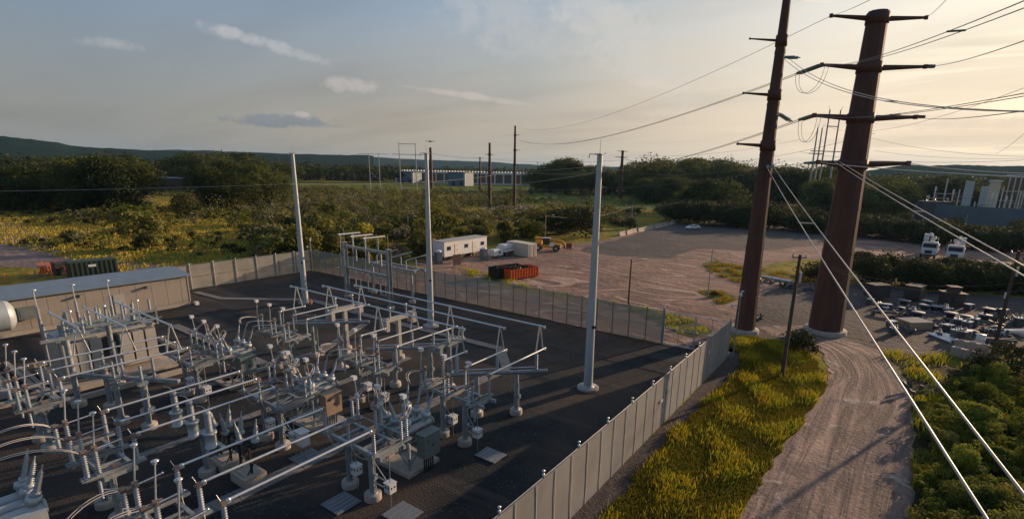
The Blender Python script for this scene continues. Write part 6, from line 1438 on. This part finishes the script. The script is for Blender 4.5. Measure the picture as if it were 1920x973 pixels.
# tall grass and goldenrod
def inside(p, poly):
    c = False; n = len(poly)
    for i in range(n):
        a, b = poly[i], poly[i-1]
        if (a[1] > p[1]) != (b[1] > p[1]) and p[0] < (b[0]-a[0])*(p[1]-a[1])/(b[1]-a[1])+a[0]: c = not c
    return c
def blades(name, poly, dens, h, w, seed, label, mt, patch=None, clip=None):
    r = np.random.default_rng(seed); P = np.array([(p[0], p[1]) for p in poly]); lo, hi = P.min(0), P.max(0)
    if clip is not None: lo = np.maximum(lo, clip[0]); hi = np.minimum(hi, clip[1])
    n = int((hi-lo).prod()*dens); X = r.uniform(lo, hi, (n, 2))
    keep = np.zeros(n, bool); a = P; b = np.roll(P, 1, 0)
    for i in range(len(P)):
        (x1, y1), (x2, y2) = a[i], b[i]; m1 = (y1 > X[:, 1]) != (y2 > X[:, 1])
        with np.errstate(divide='ignore', invalid='ignore'): keep ^= m1 & (X[:, 0] < (x2-x1)*(X[:, 1]-y1)/(y2-y1)+x1)
    X = X[keep]
    q = np.sin(X[:, 0]*1.7+2*np.sin(X[:, 1]*.6))+np.sin(X[:, 1]*1.1+1.5*np.sin(X[:, 0]*.9))+r.normal(size=len(X))*.5
    if patch is not None: X = X[q > patch]; q = q[q > patch]
    n = len(X); hh = h*(.45+.8*r.random(n))*(1+.12*np.clip(q, -1, 1.5)); a = r.random(n)*6.283; ln = hh*(.15+.5*r.random(n)); b = r.random(n)*6.283
    s = np.stack([np.cos(a), np.sin(a), a*0], 1)*(w*(.6+.8*r.random(n)))[:, None]; l = np.stack([np.cos(b)*ln, np.sin(b)*ln, hh], 1); B = np.column_stack([X, np.zeros(n)])
    V = np.stack([B-s*.5, B+s*.5, B+l+s*.25, B+l-s*.25], 1)
    V[:, 0] += 0; V = V.reshape(-1, 3)
    return stuff(link(bpy.data.objects.new(name, quad_mesh(name, V, mt))), label, 'grass')
vclip = (np.array([-13, 16]), np.array([0, 60]))
blades('tall_grass', verge, 520, .26, .045, 1, 'tall yellow-green grass between the fence gravel and the dirt road', M['grass'], None, vclip)
blades('goldenrod', verge, 170, .42, .05, 2, 'golden yellow weeds standing in the verge grass', M['golden'], .55, vclip)
blades('thin_grass', right_verge, 30, .5, .09, 3, 'thin dry grass between the right bushes and the storage yard', M['golden'], 0.2, (np.array([-3, 28]), np.array([14, 66])))
for i, (pl_, sd) in enumerate(((([(1400, 538), (1330, 512), (1320, 500), (1345, 490), (1420, 505), (1500, 516), (1545, 522), (1520, 530), (1440, 524)]), 12), (([(1330, 560), (1310, 545), (1350, 545), (1380, 562), (1350, 572)]), 13), (([(1170, 575), (1110, 562), (1180, 572), (1300, 600), (1330, 625), (1290, 632), (1230, 605)]), 14), ([(850, 510), (870, 503), (960, 522), (1020, 545), (960, 535)], 15))):
    blades('yard_weeds', G(pl_), 34, .34, .10, sd, ['yellow weeds behind the thinner pylon', 'yellow weeds at the foot of the thin grey pole', 'yellow weeds just behind the screened fence near the gate', 'weeds behind the fence left of the skips'][i], M['golden'], 0.3)
LF = [(-200, 20), (-83, 30), (-80, 58), (-72, 62), (-110, 95), (-160, 130), (-260, 110), (-260, 30)]
M['field_leaf'] = leaf_mat('dry_field_grass', (.56, .38, .07), (.42, .34, .07), (.3, .2, .05), .0, .35, .12)
blades('field_grass', LF, 4.0, .42, .26, 31, 'rough golden and green grass of the left field', M['field_leaf'], -.5)
blades('field_tussocks', LF, 3.0, .36, .32, 32, 'green tussocks of the left field', M['grass'], .6)
r_ = np.random.default_rng(55); sp = []
while len(sp) < 420:
    x, y = r_.uniform(-230, -80), r_.uniform(25, 125)
    if inside((x, y), LF) and math.sin(x*.09+1.3*math.sin(y*.07))+math.sin(y*.16) > -.2: sp.append((Vector((x, y, 0)), r_.uniform(.8, 1.7), r_.uniform(1.2, 2.6)))
mass('low_bushes', 'low dark and olive bushes dotted over the left field', sp[:260], 0, 0, 30, .36, M['leaf_bush'], 56)
mass('low_bushes', 'darker low bushes dotted over the left field', sp[260:], 0, 0, 30, .36, M['leaf_dark'], 57)

# ------------------------------------------------------------------ hills
def hill(name, prof, d, depth, mt, seed):
    """ridge whose crest is given as (column, row) of the photograph at distance d"""
    r = np.random.default_rng(seed); xs = np.linspace(prof[0][0], prof[-1][0], 90); ys = np.interp(xs, [p[0] for p in prof], [p[1] for p in prof]); vs, fs = [], []; K = 8
    for i, (x, y) in enumerate(zip(xs, ys)):
        top = ray_at(x, y + r.uniform(-.5, .5), d); u = Vector((top.x, top.y, 0)).normalized()
        for k in range(K+1):
            t = k/K; f = (math.sin((t-.5)*math.pi)+1)/2; p = Vector((top.x, top.y, 0)) - u*depth*(1-t); vs.append((p.x, p.y, max(-5, (top.z+5)*f-5+r.uniform(-.02, .02)*top.z*(0 < k < K))))
        vs.append((top.x+u.x*depth*.5, top.y+u.y*depth*.5, -20))
    n = K+2
    for i in range(len(xs)-1):
        for k in range(n-1): fs.append((i*n+k, (i+1)*n+k, (i+1)*n+k+1, i*n+k+1))
    mb = MB(); mb.add(vs, fs, True); o = struct(mb.build(name, mt)); return o
M['hill'] = material('wooded_hillside', (.014, .028, .018), .95, 0, (.026, .042, .022), .004, bump=1, bscale=.02, spots=(.006, (.05, .075, .03), .66), spec=.0)
hill('hills', [(-400, 240), (-200, 246), (0, 256), (60, 262), (105, 267), (140, 275), (200, 278), (260, 281), (330, 284), (480, 288), (700, 292)], 2600, 1300, M['hill'], 1)
hill('hills', [(200, 286), (330, 281), (450, 285), (560, 289), (640, 291), (720, 296), (800, 300), (900, 303), (1000, 309), (1200, 314), (1400, 318), (1700, 328)], 4600, 1800, M['hill'], 2)
hill('hills', [(1560, 330), (1640, 318), (1700, 309), (1740, 311), (1800, 309), (1880, 312), (1960, 310), (2200, 300)], 1500, 700, M['hill'], 3)

# ------------------------------------------------------------------ air
def haze():
    mb = MB().box((0, 0, 84), (15000, 15000, 212)); mt = bpy.data.materials.new('thin_haze'); mt.use_nodes = True; nt = mt.node_tree; nt.nodes.clear()
    o = nt.nodes.new('ShaderNodeOutputMaterial'); v = nt.nodes.new('ShaderNodeVolumePrincipled'); v.inputs['Color'].default_value = (.36, .62, .95, 1); v.inputs['Density'].default_value = HAZE
    v.inputs['Anisotropy'].default_value = .3; nt.links.new(v.outputs[0], o.inputs['Volume']); b = mb.build('haze', mt); b['kind'] = 'stuff'; b['label'] = 'thin evening haze over the plain'; b['category'] = 'haze'
HAZE = 0.00005
if HAZE: haze()
